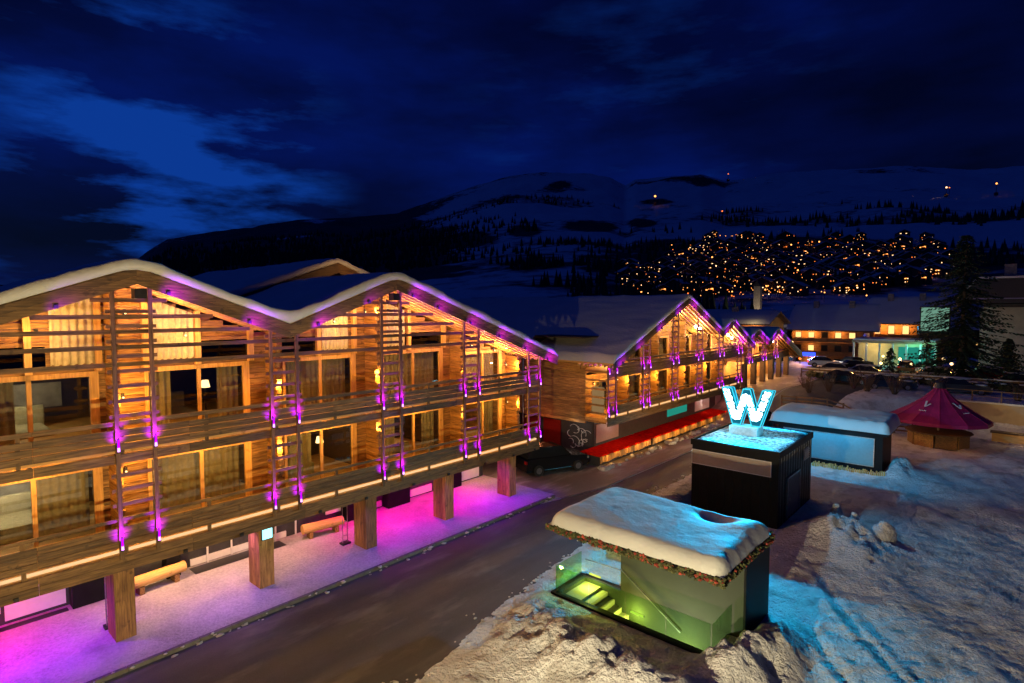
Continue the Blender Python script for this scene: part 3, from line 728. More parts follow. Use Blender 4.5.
# red terrace with amber-lit skirt
aw = empty('red_terrace', (-21, 44, 0), 'low red-covered terrace with amber-lit timber skirt along the second chalet', 'terrace')
for (ya, yb) in ((31.6, 38.6), (38.9, 47), (47.2, 56.4)):
    o = MB(); n = 14; vs = []; fs = []
    for j in range(n+1):
        y = ya+(yb-ya)*j/n; sag = .02*math.sin(math.pi*j/n*4)
        vs += [(-21.88, y, .80+sag*.3), (-21, y, .78+sag*.5), (-20.25, y, .74+sag), (-20.25, y, .66+sag), (-21.88, y, .70+sag*.3)]
    for j in range(n):
        for i in range(4): fs.append((j*5+i, j*5+i+1, (j+1)*5+i+1, (j+1)*5+i))
    fs += [(0, 1, 2, 3, 4), tuple(n*5+q for q in (4, 3, 2, 1, 0))]
    o.add(vs, fs, 1); o.build('red_cover', 'red_fabric', aw, recalc=False)
    o = MB(); k = int((yb-ya)/.24)
    for i in range(k):
        y = ya+(yb-ya)*i/k; w_ = (yb-ya)/k
        o.box(-20.27, -20.22+random.uniform(-.01, .02), y+.02, y+w_-.03, .24+random.uniform(-.05, .05), .655)
    o.build('skirt', 'pine_z', aw)
    o = MB(); o.box(-21.8, -20.4, ya+.1, yb-.1, -.1, .65, 1); o.build('terrace_base', 'dark_wall', aw)
    for i in range(5):
        y = ya+(yb-ya)*(i+.5)/5
        light('SPOT', (-19.75, y, .75), ORANGE, 26, aw, .05, spot=130, blend=.7, target=(-20.4, y, .3)); light('POINT', (-20.9, y, 1.7), (1, .05, .015), 6, aw, .1)
random.seed(9)
for i in range(26):
    pass
o = MB()
for i in range(120):
    y = random.uniform(31, 56); r = random.uniform(.08, .24); o.blob((random.uniform(-20.1, -19.5), y, .05), (r, r*1.2, r*.8), 7, 4, .25)
tag(o.build('snow_heap', 'snow_bank', smooth=True), 'ragged heaped snow lying along the foot of the red terrace', 'snow', kind='stuff')

random.seed(91)
o = MB()
for i in range(110):
    y = random.uniform(-6, 24.5); r = random.choice([.02, .03, .035, .06]); o.blob((-18.74+random.gauss(0, .09), y, .015 if random.random() < .6 else .13), (r*1.3, r*1.8, r*.6), 6, 4, .45)
for i in range(260):
    y = random.uniform(8, 40); r = random.choice([.02, .03, .04, .07]); x = float(road_right(np.array(y)))+random.gauss(.35, .45); o.blob((x, y, .02), (r*1.3, r*1.6, r*.6), 6, 4, .45)
tag(o.build('snow_crumbs', 'snow_bank', smooth=True), 'crumbs of ploughed snow scattered along both edges of the road', 'snow', kind='stuff')
for (y, z, h_) in ((3.9, 3.1, 1.1), (8.6, 6.1, 1.3), (13.5, 3.1, 1.2), (18.6, 6.1, 1.2), (22.6, 3.1, 1.2), (2.0, 6.1, 1.2)):
    o = MB(); o.cyl((-24.0, y, z), (-24.0, y, z+h_), .03, n=8, t=1); rl = o.build('room_lamp', 'black_metal', A)
    o = MB(); o.cyl((-24.0, y, z+h_), (-24.0, y, z+h_+.28), .18, .12, 12, 1); o.build('lamp_shade', 'e_warm', rl)
for (y, z) in ((2.6, 3.05), (7.4, 6.05), (12.2, 3.05), (17.2, 6.05), (17.6, 3.05), (2.9, 6.05)):
    o = MB(); o.box(-25.4, -23.6, y-.8, y+.8, z, z+.5, 1); o.box(-25.6, -25.4, y-.9, y+.9, z, z+1.1, 1); o.build('bed', 'curtain', A, bevel=.04)
# ------------------------------------------------------------------ log benches, chairs by the pillars
def bench(x, y, rz, label):
    r = empty('log_bench', (x, y, .12), label, 'bench', 'log benches under the balcony', rz)
    o = MB(); o.cyl((0, -.95, .45), (0, .95, .45), .22, .20, 14, 1.3); o.build('log_seat', 'pine_y', r, world=False, smooth=False)
    for s_ in (-.6, .6):
        o = MB(); o.box(-.2, .2, s_-.08, s_+.08, .0, .27); o.build('leg', 'log_x', r, world=False)
bench(-23.6, 6.6, R(6), 'round log bench behind the near pillar beside dark cabinet')
bench(-23.5, 13.3, R(-8), 'round log bench leaning orange in front of the dark shop wall')
def skis(x, y, label):
    r = empty('ski_rack', (x, y, .12), label, 'ski rack', 'ski racks beside pillars')
    o = MB()
    for dy in (-.12, .12): o.cyl((x, y+dy, .12), (x, y+dy, 1.9), .02, n=6, t=1)
    o.cyl((x, y-.12, 1.8), (x, y+.12, 1.8), .02, n=6, t=1); o.cyl((x, y-.12, .5), (x, y+.12, .5), .02, n=6, t=1); o.build('rack_frame', 'steel', r)
    o = MB(); o.box(x-.15, x+.15, y-.2, y+.2, .121, .2); o.build('rack_base', 'black_metal', r)
skis(-21.75, 4.7, 'slim metal ski rack beside the pillar nearest the camera'); skis(-21.8, 13.4, 'slim metal ski rack beside the pillar right of the log bench')
def mat_on_ground(x0, x1, y0, y1, label):
    o = MB(); o.box(x0, x1, y0, y1, .121, .135, 1); tag(o.build('entrance_mat', 'black_metal'), label, 'mat', 'entrance mats')
mat_on_ground(-24.3, -23.6, 7.9, 11.6, 'long dark entrance mat before the railed shop window')
mat_on_ground(-24.3, -24.0, -3, 4.0, 'long dark mat by the wall at the near end of the passage')

# ------------------------------------------------------------------ glass stair pavilion
P1 = empty('stair_pavilion', (-9, 17.5, 0), 'glass-sided stair pavilion under thick snow with a planted roof edge', 'pavilion')
o = MB(); o.box(-10.5, -6.05, 17.85, 20.0, -2.6, 2.55, 1); o.build('wall', 'green_wall' if 'green_wall' in MATS else 'concrete', P1)
plain('green_wall', (.032, .042, .027), .8, 0, .12, 2, .1); MATS['green_wall']
P1.children[0].data.materials[0] = MATS['green_wall']
o = MB(); o.box(-6.048, -5.98, 17.80, 20.05, -.1, 2.55, 1); o.build('side_cladding', 'black_clad', P1)
o = MB(); o.box(-12.3, -6.0, 15.8, 20.2, 2.56, 2.74, 1); ro = o.build('roof', 'black_clad', P1)
def Z0q(a): return a*.3+3
def pillow(name, parent, x0, x1, y0, y1, z0, th, dent=None, mat='roof_snow', over=.08, seed=3):
    n, m_ = 70, 60; u = np.linspace(0, 1, n); v_ = np.linspace(0, 1, m_)
    # denser near edges
    u = .5-.5*np.cos(np.pi*u); v_ = .5-.5*np.cos(np.pi*v_)
    U, V = np.meshgrid(u, v_)
    w, d = x1-x0, y1-y0
    ex = np.minimum(U, 1-U)*w; ey = np.minimum(V, 1-V)*d
    rr2 = .42; a = np.clip(1-np.minimum(ex, ey)/rr2, 0, 1)
    # squared corners rounded
    cxn = np.clip(1-ex/rr2, 0, 1); cyn = np.clip(1-ey/rr2, 0, 1); q = np.clip((cxn**2.5+cyn**2.5)**(1/2.5), 0, 1)
    prof_ = (1-q**2.2)**.55
    X = x0-over+U*(w+2*over); Y = y0-over+V*(d+2*over)
    nzz = 1+.22*(fbm(X*.55, Y*.55, 3, seed)-.5)*2+.045*(fbm(X*3, Y*3, 3, seed+2)-.5)*2
    X = X+.10*(fbm(Y*2.2, Z0q(X), 3, seed+4)-.5)*(q > .3); Y = Y+.10*(fbm(X*2.2, Z0q(Y), 3, seed+5)-.5)*(q > .3)
    Z = z0+.02+prof_*th*nzz
    if dent: 
        for (dx, dy, sx_, sy_, h_) in dent: Z = Z+h_*np.exp(-((X-dx)/sx_)**2-((Y-dy)/sy_)**2)*(1-q)
    # bulge outward below the shoulder
    o = gmesh(name, X, Y, Z, mat); o.parent = parent
    t = Vector((0, 0, 0)); p = parent
    while p is not None: t += p.location; p = p.parent
    o.location = -t
    return o
pillow('roof_snow_cover', ro, -12.3, -6.0, 15.8, 20.2, 2.76, .43, over=.02, dent=[(-7.6, 19.5, .6, .35, -.33), (-6.7, 18.8, .5, 1.0, .10), (-11, 17, 1.0, 1.0, .08), (-10.6, 17.6, .09, .09, -.08), (-8.6, 18.4, .12, .09, -.06)])
random.seed(21)
o = MB(); o2 = MB()
for i in range(900):
    if random.random() < .62: x = random.uniform(-12.35, -5.97); y = 15.77+random.uniform(-.05, .05)
    else: x = -5.97+random.uniform(-.05, .05); y = random.uniform(15.7, 20.4)
    z = 2.67+random.uniform(-.13, .10); r = random.uniform(.03, .075)
    (o2 if random.random() < .25 else o).blob((x, y, z), (r, r, r*.8), 5, 3, .4, random.uniform(.5, 1.6))
pl = o.build('planted_edge', 'planting', ro); o2.build('edge_flowers', 'flowers', ro)
# stairwell
o = MB(); o.box(-12.2, -12.05, 16.3, 18.0, -2.6, .12, 1); o.box(-12.2, -6.4, 16.2, 16.35, -2.6, .10, 1); o.box(-12.05, -10.5, 17.85, 18.0, -2.6, .12, 1)
o.box(-12.2, -6.05, 16.2, 18.0, -2.8, -2.61, 1); o.build('stairwell_wall', 'green_wall', P1)
o = MB()
for i in range(13):
    o.box(-11.35+i*.30, -11.35+i*.30+.31, 16.352, 17.849, -2.6, -.12-i*.185)
o.box(-12.049, -11.35, 16.352, 17.849, -2.6, -.02); o.build('stair', 'concrete', P1)
for (x, z) in ((-11.6, .35), (-9.8, -.5), (-8, -1.3)):
    o = MB(); o.box(x-.25, x+.25, 17.80, 17.845, z-.03, z+.03, 1); d = o.build('stair_lamp', 'e_yellowgreen', P1); light('POINT', (x, 17.5, z), (1, .88, .16), 85, d, .06)
o = MB(); o.box(-9.4, -8.9, 17.79, 17.845, 1.72, 1.76, 1); o.build('wall_lamp', 'e_white', P1)
o = MB()
for i in range(4):
    a = -12.28+i*1.46; o.box(a+.01, a+1.44, 16.235, 16.25, .10, 1.08, 1)
o.box(-12.29, -12.275, 16.26, 17.9, .10, 1.08, 1); o.box(-6.42, -6.405, 16.26, 17.79, .05, 1.08, 1)
o.build('glass_balustrade', 'green_glass', P1)
o = MB(); o.box(-12.4, -12.2, 16.1, 18.1, -.2, .12, 1); o.box(-12.199, -6.35, 16.1, 16.2, -.2, .11, 1); o.box(-12.199, -10.5, 18.0, 18.15, -.2, .13, 1); o.build('plinth', 'black_clad', P1)
o = MB(); o.beam((-10.45, 17.75, 1.0), (-8.1, 17.75, -.5), .04, .05, t=1); o.beam((-12.0, 17.75, .9), (-10.47, 17.75, .95), .03, .03, t=1); o.build('handrail', 'steel', P1)
light('SPOT', (-8.0, 16.5, -.9), (1, .98, .62), 330, P1, .06, spot=118, blend=.25, target=(-7.9, 17.85, -.35)); light('POINT', (-9.3, 17.1, -.9), (1, .95, .4), 26, P1, .1)
o = MB(); o.box(-6.03, -6.0, 17.2, 17.78, .05, 1.7, 1)
# ------------------------------------------------------------------ black box with the W
P2 = empty('black_kiosk', (-10.3, 31, 0), 'black box building with grey sign panel carrying the glowing letter', 'kiosk')
o = MB(); o.box(-12.35, -8.08, 28.1, 33.9, -.3, 3.62, 1); o.build('wall', 'black_clad', P2)
o = MB(); o.box(-12.42, -8.02, 28.04, 28.14, 3.45, 3.76, 1); o.box(-12.42, -8.02, 33.86, 33.96, 3.45, 3.76, 1); o.box(-12.42, -12.32, 28.141, 33.859, 3.45, 3.76, 1); o.box(-8.12, -8.02, 28.141, 33.859, 3.45, 3.76, 1); o.build('parapet_edge', 'black_clad', P2)
pillow('roof_snow_cover', P2, -12.3, -8.14, 28.16, 33.84, 3.6, .16, mat='sparkle_snow', over=0, seed=9)
o = MB(); o.box(-12.3, -8.42, 28.02, 28.09, 2.52, 3.2, 1); so_ = o.build('sign_panel', 'grey_panel', P2)
o = MB()
for (a, b_, c_, d_) in ((-12.33, -8.39, 3.2, 3.23), (-12.33, -8.39, 2.49, 2.52)): o.box(a, b_, 28.0, 28.085, c_, d_, 1)
o.box(-12.33, -12.3, 28.0, 28.085, 2.521, 3.199, 1); o.box(-8.42, -8.39, 28.0, 28.085, 2.521, 3.199, 1); o.build('panel_frame', 'white_panel', so_)
o = MB(); o.box(-8.078, -8.03, 29.5, 31.5, .2, 2.15, 1); do = o.build('door', 'grey_door' if 'grey_door' in MATS else 'dark_wall', P2)
o = MB(); o.box(-8.077, -8.0, 29.42, 29.5, .2, 2.23, 1); o.box(-8.077, -8.0, 31.5, 31.58, .2, 2.23, 1); o.box(-8.077, -8.0, 29.501, 31.499, 2.15, 2.23, 1); o.build('door_frame', 'steel', do)
plain('door_grey', (.12, .12, .12), .6); do.data.materials[0] = MATS['door_grey']
o = MB()
for k in range(10): o.box(-12.35+k*.43, -12.345+k*.43, 28.085, 28.099, 0, 2.48, .6)
o.build('cladding_seam', 'black_metal', P2)
o = MB()
for k in range(13): o.box(-8.079, -8.07, 28.5+k*.43, 28.52+k*.43, 0, 3.4, .6)
o.build('cladding_seam', 'steel', P2)
o = MB(); o.box(-8.078, -8.04, 32.2, 33.2, 2.5, 3.1, 1)
for k in range(5): o.box(-8.04, -8.0, 32.22, 33.18, 2.53+k*.115, 2.58+k*.115, 1)
o.build('vent_grille', 'steel', P2)
o = MB(); o.cyl((-8.02, 30.4, 1.2), (-7.96, 30.4, 1.2), .02, n=6, t=1); o.cyl((-7.96, 29.62, 1.05), (-7.96, 29.62, 1.25), .02, n=6, t=1); o.build('handle', 'steel', do)

Wt = empty('letter_sign', (-10.6, 31, 3.76), 'glowing cyan letter W set with white bulbs on its plinth', 'sign')
o = MB(); o.box(-11.35, -9.9, 30.5, 31.5, 3.6, 4.22, 1); o.build('plinth', 'teal_block', Wt) if 'teal_block' in MATS else o.build('plinth', 'steel', Wt)
plain('teal_block', (.55, .60, .62), .5); Wt.children[0].data.materials[0] = MATS['teal_block']
wp = [(0, 1.95), (.52, 1.95), (.86, .85), (1.14, 1.95), (1.50, 1.95), (1.80, .85), (2.14, 1.95), (2.67, 1.95), (2.05, 0), (1.62, 0), (1.32, 1.08), (1.02, 0), (.60, 0)]
WX, WZ = -11.92, 4.26
poly = [(WX+a, WZ+b_) for a, b_ in wp]
o = MB(); o.prism(poly, 'y', 30.9, 31.25, 1); wl_ = o.build('letter_body', 'teal_paint', Wt)
fpoly = [(WX+1.33+(a-1.33)*.955, WZ+.98+(b_-.98)*.93) for a, b_ in wp]
o = MB(); o.prism(fpoly, 'y', 30.88, 30.898, 1); o.build('letter_face', 'e_cyan', Wt)
for yy_ in (30.89, 31.26):
    o = MB()
    for i in range(len(poly)):
        a = poly[i]; b_ = poly[(i+1) % len(poly)]; o.cyl((a[0], yy_, a[1]), (b_[0], yy_, b_[1]), .028, n=6, t=1)
    o.build('edge_tube', 'e_cyan_edge', Wt)
centre = [(.26, 1.82), (.80, .22), (1.32, 1.75), (1.84, .22), (2.40, 1.82)]
proto_b = None
random.seed(3)
for i in range(4):
    for k in range(9 if i < 3 else 10):
        t = k/9.0; x = centre[i][0]*(1-t)+centre[i+1][0]*t; z = centre[i][1]*(1-t)+centre[i+1][1]*t
        if i > 0 and k == 0: continue
        for sd in (-.09, .09):
            o = MB(); r_ = random.uniform(.075, .11); cc = (WX+x+sd, 30.84, WZ+z+random.uniform(-.04, .04))
            o.blob(cc, (r_, .05, r_), 7, 4, .25); o.build('bulb', 'e_bulb', Wt, smooth=True)
light('POINT', (-10.6, 30.3, 5.4), CYAN, 150, Wt, .04); light('POINT', (-10.6, 31.9, 5.4), CYAN, 90, Wt, .04)
light('SPOT', (-10.6, 30.55, 5.6), (.0, .46, .85), 12000, Wt, .05, spot=95, blend=1, target=(-9.5, 16, 2.2))
light('SPOT', (-9.3, 31.1, 5.6), (.08, .42, .75), 1050, Wt, .05, spot=120, blend=1, target=(0, 27, 0))
light('SPOT', (-9.8, 31.7, 5.6), (.0, .45, .9), 4200, Wt, .05, spot=100, blend=1, target=(-8.5, 43, 2.5))
light('POINT', (-11.7, 30.2, 4.5), (.1, .7, 1), 60, Wt, .3); light('POINT', (-9.3, 30.2, 4.5), (.1, .7, 1), 60, Wt, .3)

# ------------------------------------------------------------------ third pavilion
P3 = empty('display_pavilion', (-9, 44, 0), 'teal-lit pavilion with long blank display panel and snow pillow roof', 'pavilion')
o = MB(); o.box(-12.2, -5.95, 42.1, 45.6, -.3, 2.5, 1); o.build('wall', 'black_clad', P3)
o = MB(); o.box(-12.6, -5.6, 41.6, 46.1, 2.5, 2.66, 1); ro3 = o.build('roof', 'black_clad', P3)
pillow('roof_snow_cover', ro3, -12.6, -5.6, 41.6, 46.1, 2.67, .75, seed=17, dent=[(-7, 44, 1, 1, -.1)])
o = MB(); o.box(-11.8, -6.42, 42.0, 42.09, .45, 2.2, 1); plain('panel_lit_cyan', (.10, .24, .28), .5, 0, .08); dp = o.build('display_panel', 'panel_lit_cyan', P3)  # cyan light from the letter sign is put into the panel's base colour
o = MB(); o.box(-11.85, -6.37, 41.98, 42.05, 2.2, 2.25, 1); o.box(-11.85, -6.37, 41.98, 42.05, .4, .45, 1); o.box(-6.42, -6.37, 41.98, 42.05, .451, 2.199, 1); o.build('panel_frame', 'steel', dp)
light('AREA', (-9.2, 41.4, 2.45), (.15, .62, 1), 40, P3, size=(5, .1), target=(-9.2, 42.3, .4))
P3e = empty('log_edging', (-9, 41.2, 0), 'row of short cut timber stakes along the foot of the teal pavilion', 'edging')
random.seed(12)
o = MB()
for i in range(64):
    x = -12.3+i*.105; h_ = random.uniform(.22, .42); o.cyl((x, 41.3+random.uniform(-.03, .03), -.1), (x+random.uniform(-.02, .02), 41.3, h_), .05, .045, 6)
o.build('stakes', 'pine_z', P3e)
light('POINT', (-9.0, 40.9, .9), WARM, 7, P3e, .05); light('POINT', (-6.8, 40.9, .9), WARM, 7, P3e, .05)

# ------------------------------------------------------------------ tent with bar
T = empty('parasol_tent', (-4.1, 54, 0), 'large crimson cone tent with white marks over a round timber bar', 'tent')
cx_, cy_ = -4.1, 54.3; ns = 12; vs = [(cx_, cy_, 4.55)]; Rr = 3.25
ring = []
for j, (r_, z_) in enumerate(((.18, 4.5), (1.1, 3.55), (2.2, 2.75), (Rr, 2.12), (Rr+.02, 1.88))):
    for i in range(ns*2):
        a = math.pi*i/ns+.1; rr3 = r_*(1 if i % 2 == 0 else .955); vs.append((cx_+rr3*math.cos(a), cy_+rr3*math.sin(a), z_-(0 if i % 2 == 0 else .04)))
n2 = ns*2; fs = [(0, 1+i, 1+(i+1) % n2) for i in range(n2)]
for j in range(4):
    for i in range(n2): fs.append((1+j*n2+i, 1+(j+1)*n2+i, 1+(j+1)*n2+(i+1) % n2, 1+j*n2+(i+1) % n2))
o = MB(); o.add(vs, fs, 1); o.build('canopy', 'tent_fabric', T)
o = MB(); o.cyl((cx_, cy_, 4.45), (cx_, cy_, 4.85), .42, .3, 12, 1); o.build('cap', 'black_metal', T)
o = MB(); o.cyl((cx_, cy_, 0), (cx_, cy_, 4.4), .08, n=10, t=1); o.build('mast', 'steel', T)
o = MB()
for k in range(12):
    a = math.pi*(2*k)/12+.1
    pts = [Vector((cx_+(r_+.02)*math.cos(a), cy_+(r_+.02)*math.sin(a), z_+.02)) for r_, z_ in ((.18, 4.5), (1.1, 3.55), (2.2, 2.75), (Rr, 2.12))]
    for p, q in zip(pts[:-1], pts[1:]): o.beam(p, q, .05, .025, t=1)
o.build('canopy_seam', 'tent_fabric', T)
# white marks on two panels
def on_cone(ang, r_, off=.05):
    z_ = np.interp(r_, [.18, 1.1, 2.2, Rr], [4.5, 3.55, 2.75, 2.12]); return Vector((cx_+(r_+off)*math.cos(ang), cy_+(r_+off)*math.sin(ang), z_+off))
o = MB()
for a0 in (R(-112), R(-38)):
    pts = [on_cone(a0-.16, 1.25), on_cone(a0-.03, 1.75), on_cone(a0+.12, 1.45)]
    for p, q in zip(pts[:-1], pts[1:]): o.beam(p, q, .12, .03, t=1)
    for k in range(5): 
        p = on_cone(a0-.12+k*.05, 2.15); o.beam(p, p+Vector((.05, 0, .06)), .04, .03, t=1)
o.build('canopy_mark', 'white_panel', T)
BR = empty('round_bar', (cx_, cy_, 0), 'low round timber bar counter lit amber beneath the crimson tent', 'bar')
for i in range(8):
    a = 2*math.pi*i/8; b_ = a+2*math.pi/8*.93; r_ = 1.9
    o = MB(); p = Vector((cx_+r_*math.cos(a), cy_+r_*math.sin(a), .55)); q = Vector((cx_+r_*math.cos(b_), cy_+r_*math.sin(b_), .55)); o.beam(p, q, .08, 1.0); o.build('counter_panel', 'log_x', BR)
o = MB(); o.cyl((cx_, cy_, 1.06), (cx_, cy_, 1.13), 2.15, n=16, t=1); o.build('counter_top', 'dark_x', BR)
for (dx, dy) in ((-1.2, -2.4), (1.4, -2.2), (-2.6, -.4)): light('POINT', (cx_+dx, cy_+dy, 1.75), ORANGE, 12, BR, .05)
light('POINT', (cx_-1.5, cy_-4.5, 3.6), (1, .4, .5), 13, T, .1); light('POINT', (cx_+2.0, cy_-4.5, 3.6), (1, .4, .5), 13, T, .1)

# retaining wall, rails
RWl = empty('retaining_wall', (6, 62, 0), 'beige retaining wall with railing behind the crimson tent', 'wall')
o = MB(); o.box(-4.5, 34, 61.9, 62.3, -.2, 2.55, 1); o.build('wall_face', 'beige_wall', RWl)
o = MB(); o.box(-4.6, 34, 61.8, 62.35, 2.551, 2.7, 1); o.build('snow_cap', 'roof_snow', RWl)
o = MB()
for i in range(20): o.box(-4.4+i*1.9, -4.32+i*1.9, 62.05, 62.12, 2.7, 3.6, 1)
o.box(-4.4, 34, 62.06, 62.11, 3.55, 3.62, 1); o.box(-4.4, 34, 62.06, 62.11, 3.1, 3.14, 1); o.build('railing', 'old_x', RWl)
light('POINT', (.5, 59.5, 2.0), (1, .62, .26), 40, RWl, .1); light('POINT', (8, 59.5, 2.0), (1, .62, .26), 40, RWl, .1)
LB = empty('low_timber_counter', (1.5, 58.5, 0), 'low timber counter lit yellow before the beige retaining wall', 'counter')
o = MB(); o.box(-1.0, 6, 58.4, 58.9, 0, .75, 1); o.build('counter_front', 'pine_x', LB); o = MB(); o.box(-1.1, 6.1, 58.2, 59, .751, .85, 1); o.build('counter_top', 'dark_x', LB); light('POINT', (1.4, 57.6, .9), WARM, 14, LB, .05)
FE = empty('timber_fence', (-11, 56, 0), 'low snow-capped timber fence crossing behind the teal pavilion', 'fence')
o = MB()
for i in range(10):
    x = -16+i*1.25; z = float(zterr(x, 56+i*.1)); o.box(x-.06, x+.06, 55.95+i*.1, 56.07+i*.1, z-.2, z+1.15)
o.build('fence_post', 'old_z', FE)
o = MB()
for i in range(9):
    x = -16+i*1.25; z = float(zterr(x, 56+i*.1)); z2 = float(zterr(x+1.25, 56.1+i*.1))
    for k in (.35, .7, 1.05): o.beam((x, 55.92+i*.1, z+k), (x+1.25, 56.02+i*.1, z2+k), .04, .13)
o.build('fence_rail', 'old_x', FE)
F2 = empty('timber_fence', (-5, 74, 2.4), 'long snow-capped rail fence in front of the parked cars', 'fence')
o = MB(); o.box(-19, 20, 73.9, 73.98, 2.9, 3.05, 1); o.box(-19, 20, 73.9, 73.98, 3.25, 3.4, 1); o.build('fence_rail', 'old_x', F2)
o = MB()
for i in range(21): o.box(-19+i*1.95, -18.88+i*1.95, 73.8, 73.89, 2.3, 3.45)
o.build('fence_post', 'old_z', F2)
o = MB(); o.box(-19, 20, 73.86, 74.02, 3.402, 3.50, 1); o.build('snow_cap', 'roof_snow', F2)

# ------------------------------------------------------------------ cars
def make_car(paint, length=4.5, width=1.8, h=1.5, suv=False):
    root = bpy.data.objects.new('parked_car', None); COL.objects.link(root)
    l = length/2; w = width/2; k = .12 if suv else 0
    # side profile
    low = [(-l, .42), (-l+.05, .28), (l-.1, .28), (l, .45), (l-.02, .72+k), (l-.25, .85+k), (l*.38, .95+k), (-l*.82, .98+k), (-l+.02, .92+k)]
    top = [(l*.38, .95+k), (l*.05, h-.06), (-l*.1, h), (-l*.55, h-.02), (-l*.9, .98+k)] if not suv else [(l*.42, .95+k), (l*.16, h-.04), (-l*.1, h), (-l*.8, h-.05), (-l*.95, .98+k)]
    def loft(prof_, wf, mb):
        n = len(prof_); vs = []
        for s_, kk in ((-1, .86), (-1, 1), (1, 1), (1, .86)):
            for (x, z) in prof_:
                vs.append((x*(1 if kk == 1 else .985), s_*wf(z)*kk if kk != 1 else s_*wf(z), z if kk == 1 else z))
        fs = []
        for j in range(3):
            for i in range(n): fs.append((j*n+i, j*n+(i+1) % n, (j+1)*n+(i+1) % n, (j+1)*n+i))
        fs += [tuple(range(n)), tuple(range(3*n, 4*n))[::-1]]
        mb.add(vs, fs, 1)
    o = MB(); loft(low, lambda z: w, o); body = o.build('body', paint, root, world=False, bevel=.04, smooth=False)
    o = MB(); loft(top, lambda z: w*.93-(z-.95)*.28, o); o.build('cabin', 'car_glass_dark', root, world=False, bevel=.03)
    o = MB(); o.prism([(p[0]*.93-.02, p[1]) for p in ((-l*.52, h-.02), (l*.04, h-.03), (-l*.1, h+.03), (-l*.5, h+.02))], 'y', -w*.74, w*.74, 1); o.build('roof_panel', paint, root, world=False, bevel=.02)
    for sx in (-1, 1):
        for sy in (-1, 1):
            o = MB(); c_ = (sx*l*.62, sy*(w-.10), .33); o.cyl((c_[0], c_[1]-.10, .33), (c_[0], c_[1]+.10, .33), .33, n=20, t=1); wh = o.build('wheel', 'tyre', root, world=False)
            o = MB(); o.cyl((c_[0], c_[1]+sy*.101, .33), (c_[0], c_[1]+sy*.115, .33), .2, n=12, t=1); o.build('rim', 'steel', wh, world=False)
    for sy in (-1, 1):
        o = MB(); o.box(l-.12, l-.005, sy*(w-.22)-.16, sy*(w-.22)+.16, .6+k, .74+k, 1); o.build('headlight', 'head_glass', root, world=False)
        o = MB(); o.box(-l-.005, -l+.08, sy*(w-.2)-.13, sy*(w-.2)+.13, .68+k, .88+k, 1); o.build('tail_light', 'tail_glass', root, world=False)
    return root
plain('car_glass_dark', (.02, .022, .025), .08, .3, .05, 2, 0); plain('head_glass', (.6, .6, .6), .15, .6, .05); plain('tail_glass', (.3, .01, .01), .2, 0, .05)
def put(car, x, y, rz, z=None, label=None, name=None, snow=False, group='cars parked beyond the street', cat='car'):
    car.location = (x, y, float(zterr(x, y)) + .015 if z is None else z); car.rotation_euler.z = R(rz); tag(car, label, cat, group)
    if name: car.name = name
    if snow:
        o = MB(); o.blob((-.3, 0, 1.46), (1.15, .68, .13), 12, 6, .06); o.blob((1.55, 0, .92), (.5, .7, .08), 10, 5, .06); o.build('snow_cap', 'roof_snow', car, world=False, smooth=True)
    return car
put(make_car('carpaint_black', 4.7, 1.9, 1.72, True), -22.3, 29.0, 68, .01, 'black off-road car parked in the gap between the chalets, nearest the road', group='cars parked between the chalets')
put(make_car('carpaint_black', 4.4, 1.8, 1.5), -24.9, 29.6, 72, .01, 'low dark car parked deeper in the gap by the garage', group='cars parked between the chalets', snow=True)
specs = [('carpaint_grey', -12.5, 77.5, 12, 'grey snow-dusted car parked beyond the rail fence, right of the snow mound', True),
         ('carpaint_blue', -9.2, 68, 15, 'dark blue car with snowy roof nearest the crimson tent', True),
         ('carpaint_black', -14.8, 84, 20, 'black car parked facing the street by the lit hotel entrance', False),
         ('carpaint_white', -6.0, 80, 10, 'pale car under snow beside the great spruce trunk', True),
         ('carpaint_grey', -10.2, 88, 95, 'grey car parked sideways under the amber garden lights', True),
         ('carpaint_red', -1.5, 84, 8, 'dark red car right of the great spruce', True),
         ('carpaint_white', -15.8, 78.5, 8, 'pale snow-covered car at the left end of the rail fence row', True),
         ('carpaint_black', -13.4, 70, 10, 'black snow-capped car on the terrace left of the dark blue car', True),
         ('carpaint_grey', 1.2, 78, 5, 'grey car below the short spruce at the far right of the terrace', True),
         ('carpaint_blue', -16.2, 90, 60, 'blue car with clean roof by the entrance canopy', False),
         ('carpaint_grey', -3.6, 69, 12, 'grey snow-capped car just behind the retaining wall railing', True)]
for p, x, y, rz, lb, sn in specs: put(make_car(p), x, y, rz, None, lb, snow=sn)
# car driving with its lights on
dc = make_car('carpaint_grey'); put(dc, -16.4, 50.5, -91, None, 'car with headlights on driving down the street past the red terrace', 'driving_car', group='cars on the street')
for c_ in dc.children:
    if c_.name.startswith('headlight'): c_.data.materials[0] = MATS['e_head']
    if c_.name.startswith('tail'): c_.data.materials[0] = MATS['e_red']
for sy in (-.68, .68):
    l_ = light('SPOT', (2.3, sy, .7), (1, .9, .75), 900, None, .06, spot=50, blend=.7); l_.parent = dc; l_.location = (2.32, sy, .7); l_.rotation_euler = (0, R(90-4-90+0), 0); l_.rotation_euler = Vector((1, 0, -.10)).to_track_quat('-Z', 'Y').to_euler()
dc2 = make_car('carpaint_white'); put(dc2, -19.5, 88, 15, None, 'pale car with headlights on turning at the far end of the street', 'driving_car', group='cars on the street')
for c_ in dc2.children:
    if c_.name.startswith('headlight'): c_.data.materials[0] = MATS['e_head']
    if c_.name.startswith('tail'): c_.data.materials[0] = MATS['e_red']
dc3 = make_car('carpaint_blue', 4.9, 1.9, 1.75, True); put(dc3, -27.5, 92, -20, None, 'dark car with blue flashing light by the far street corner', 'driving_car', group='cars on the street')
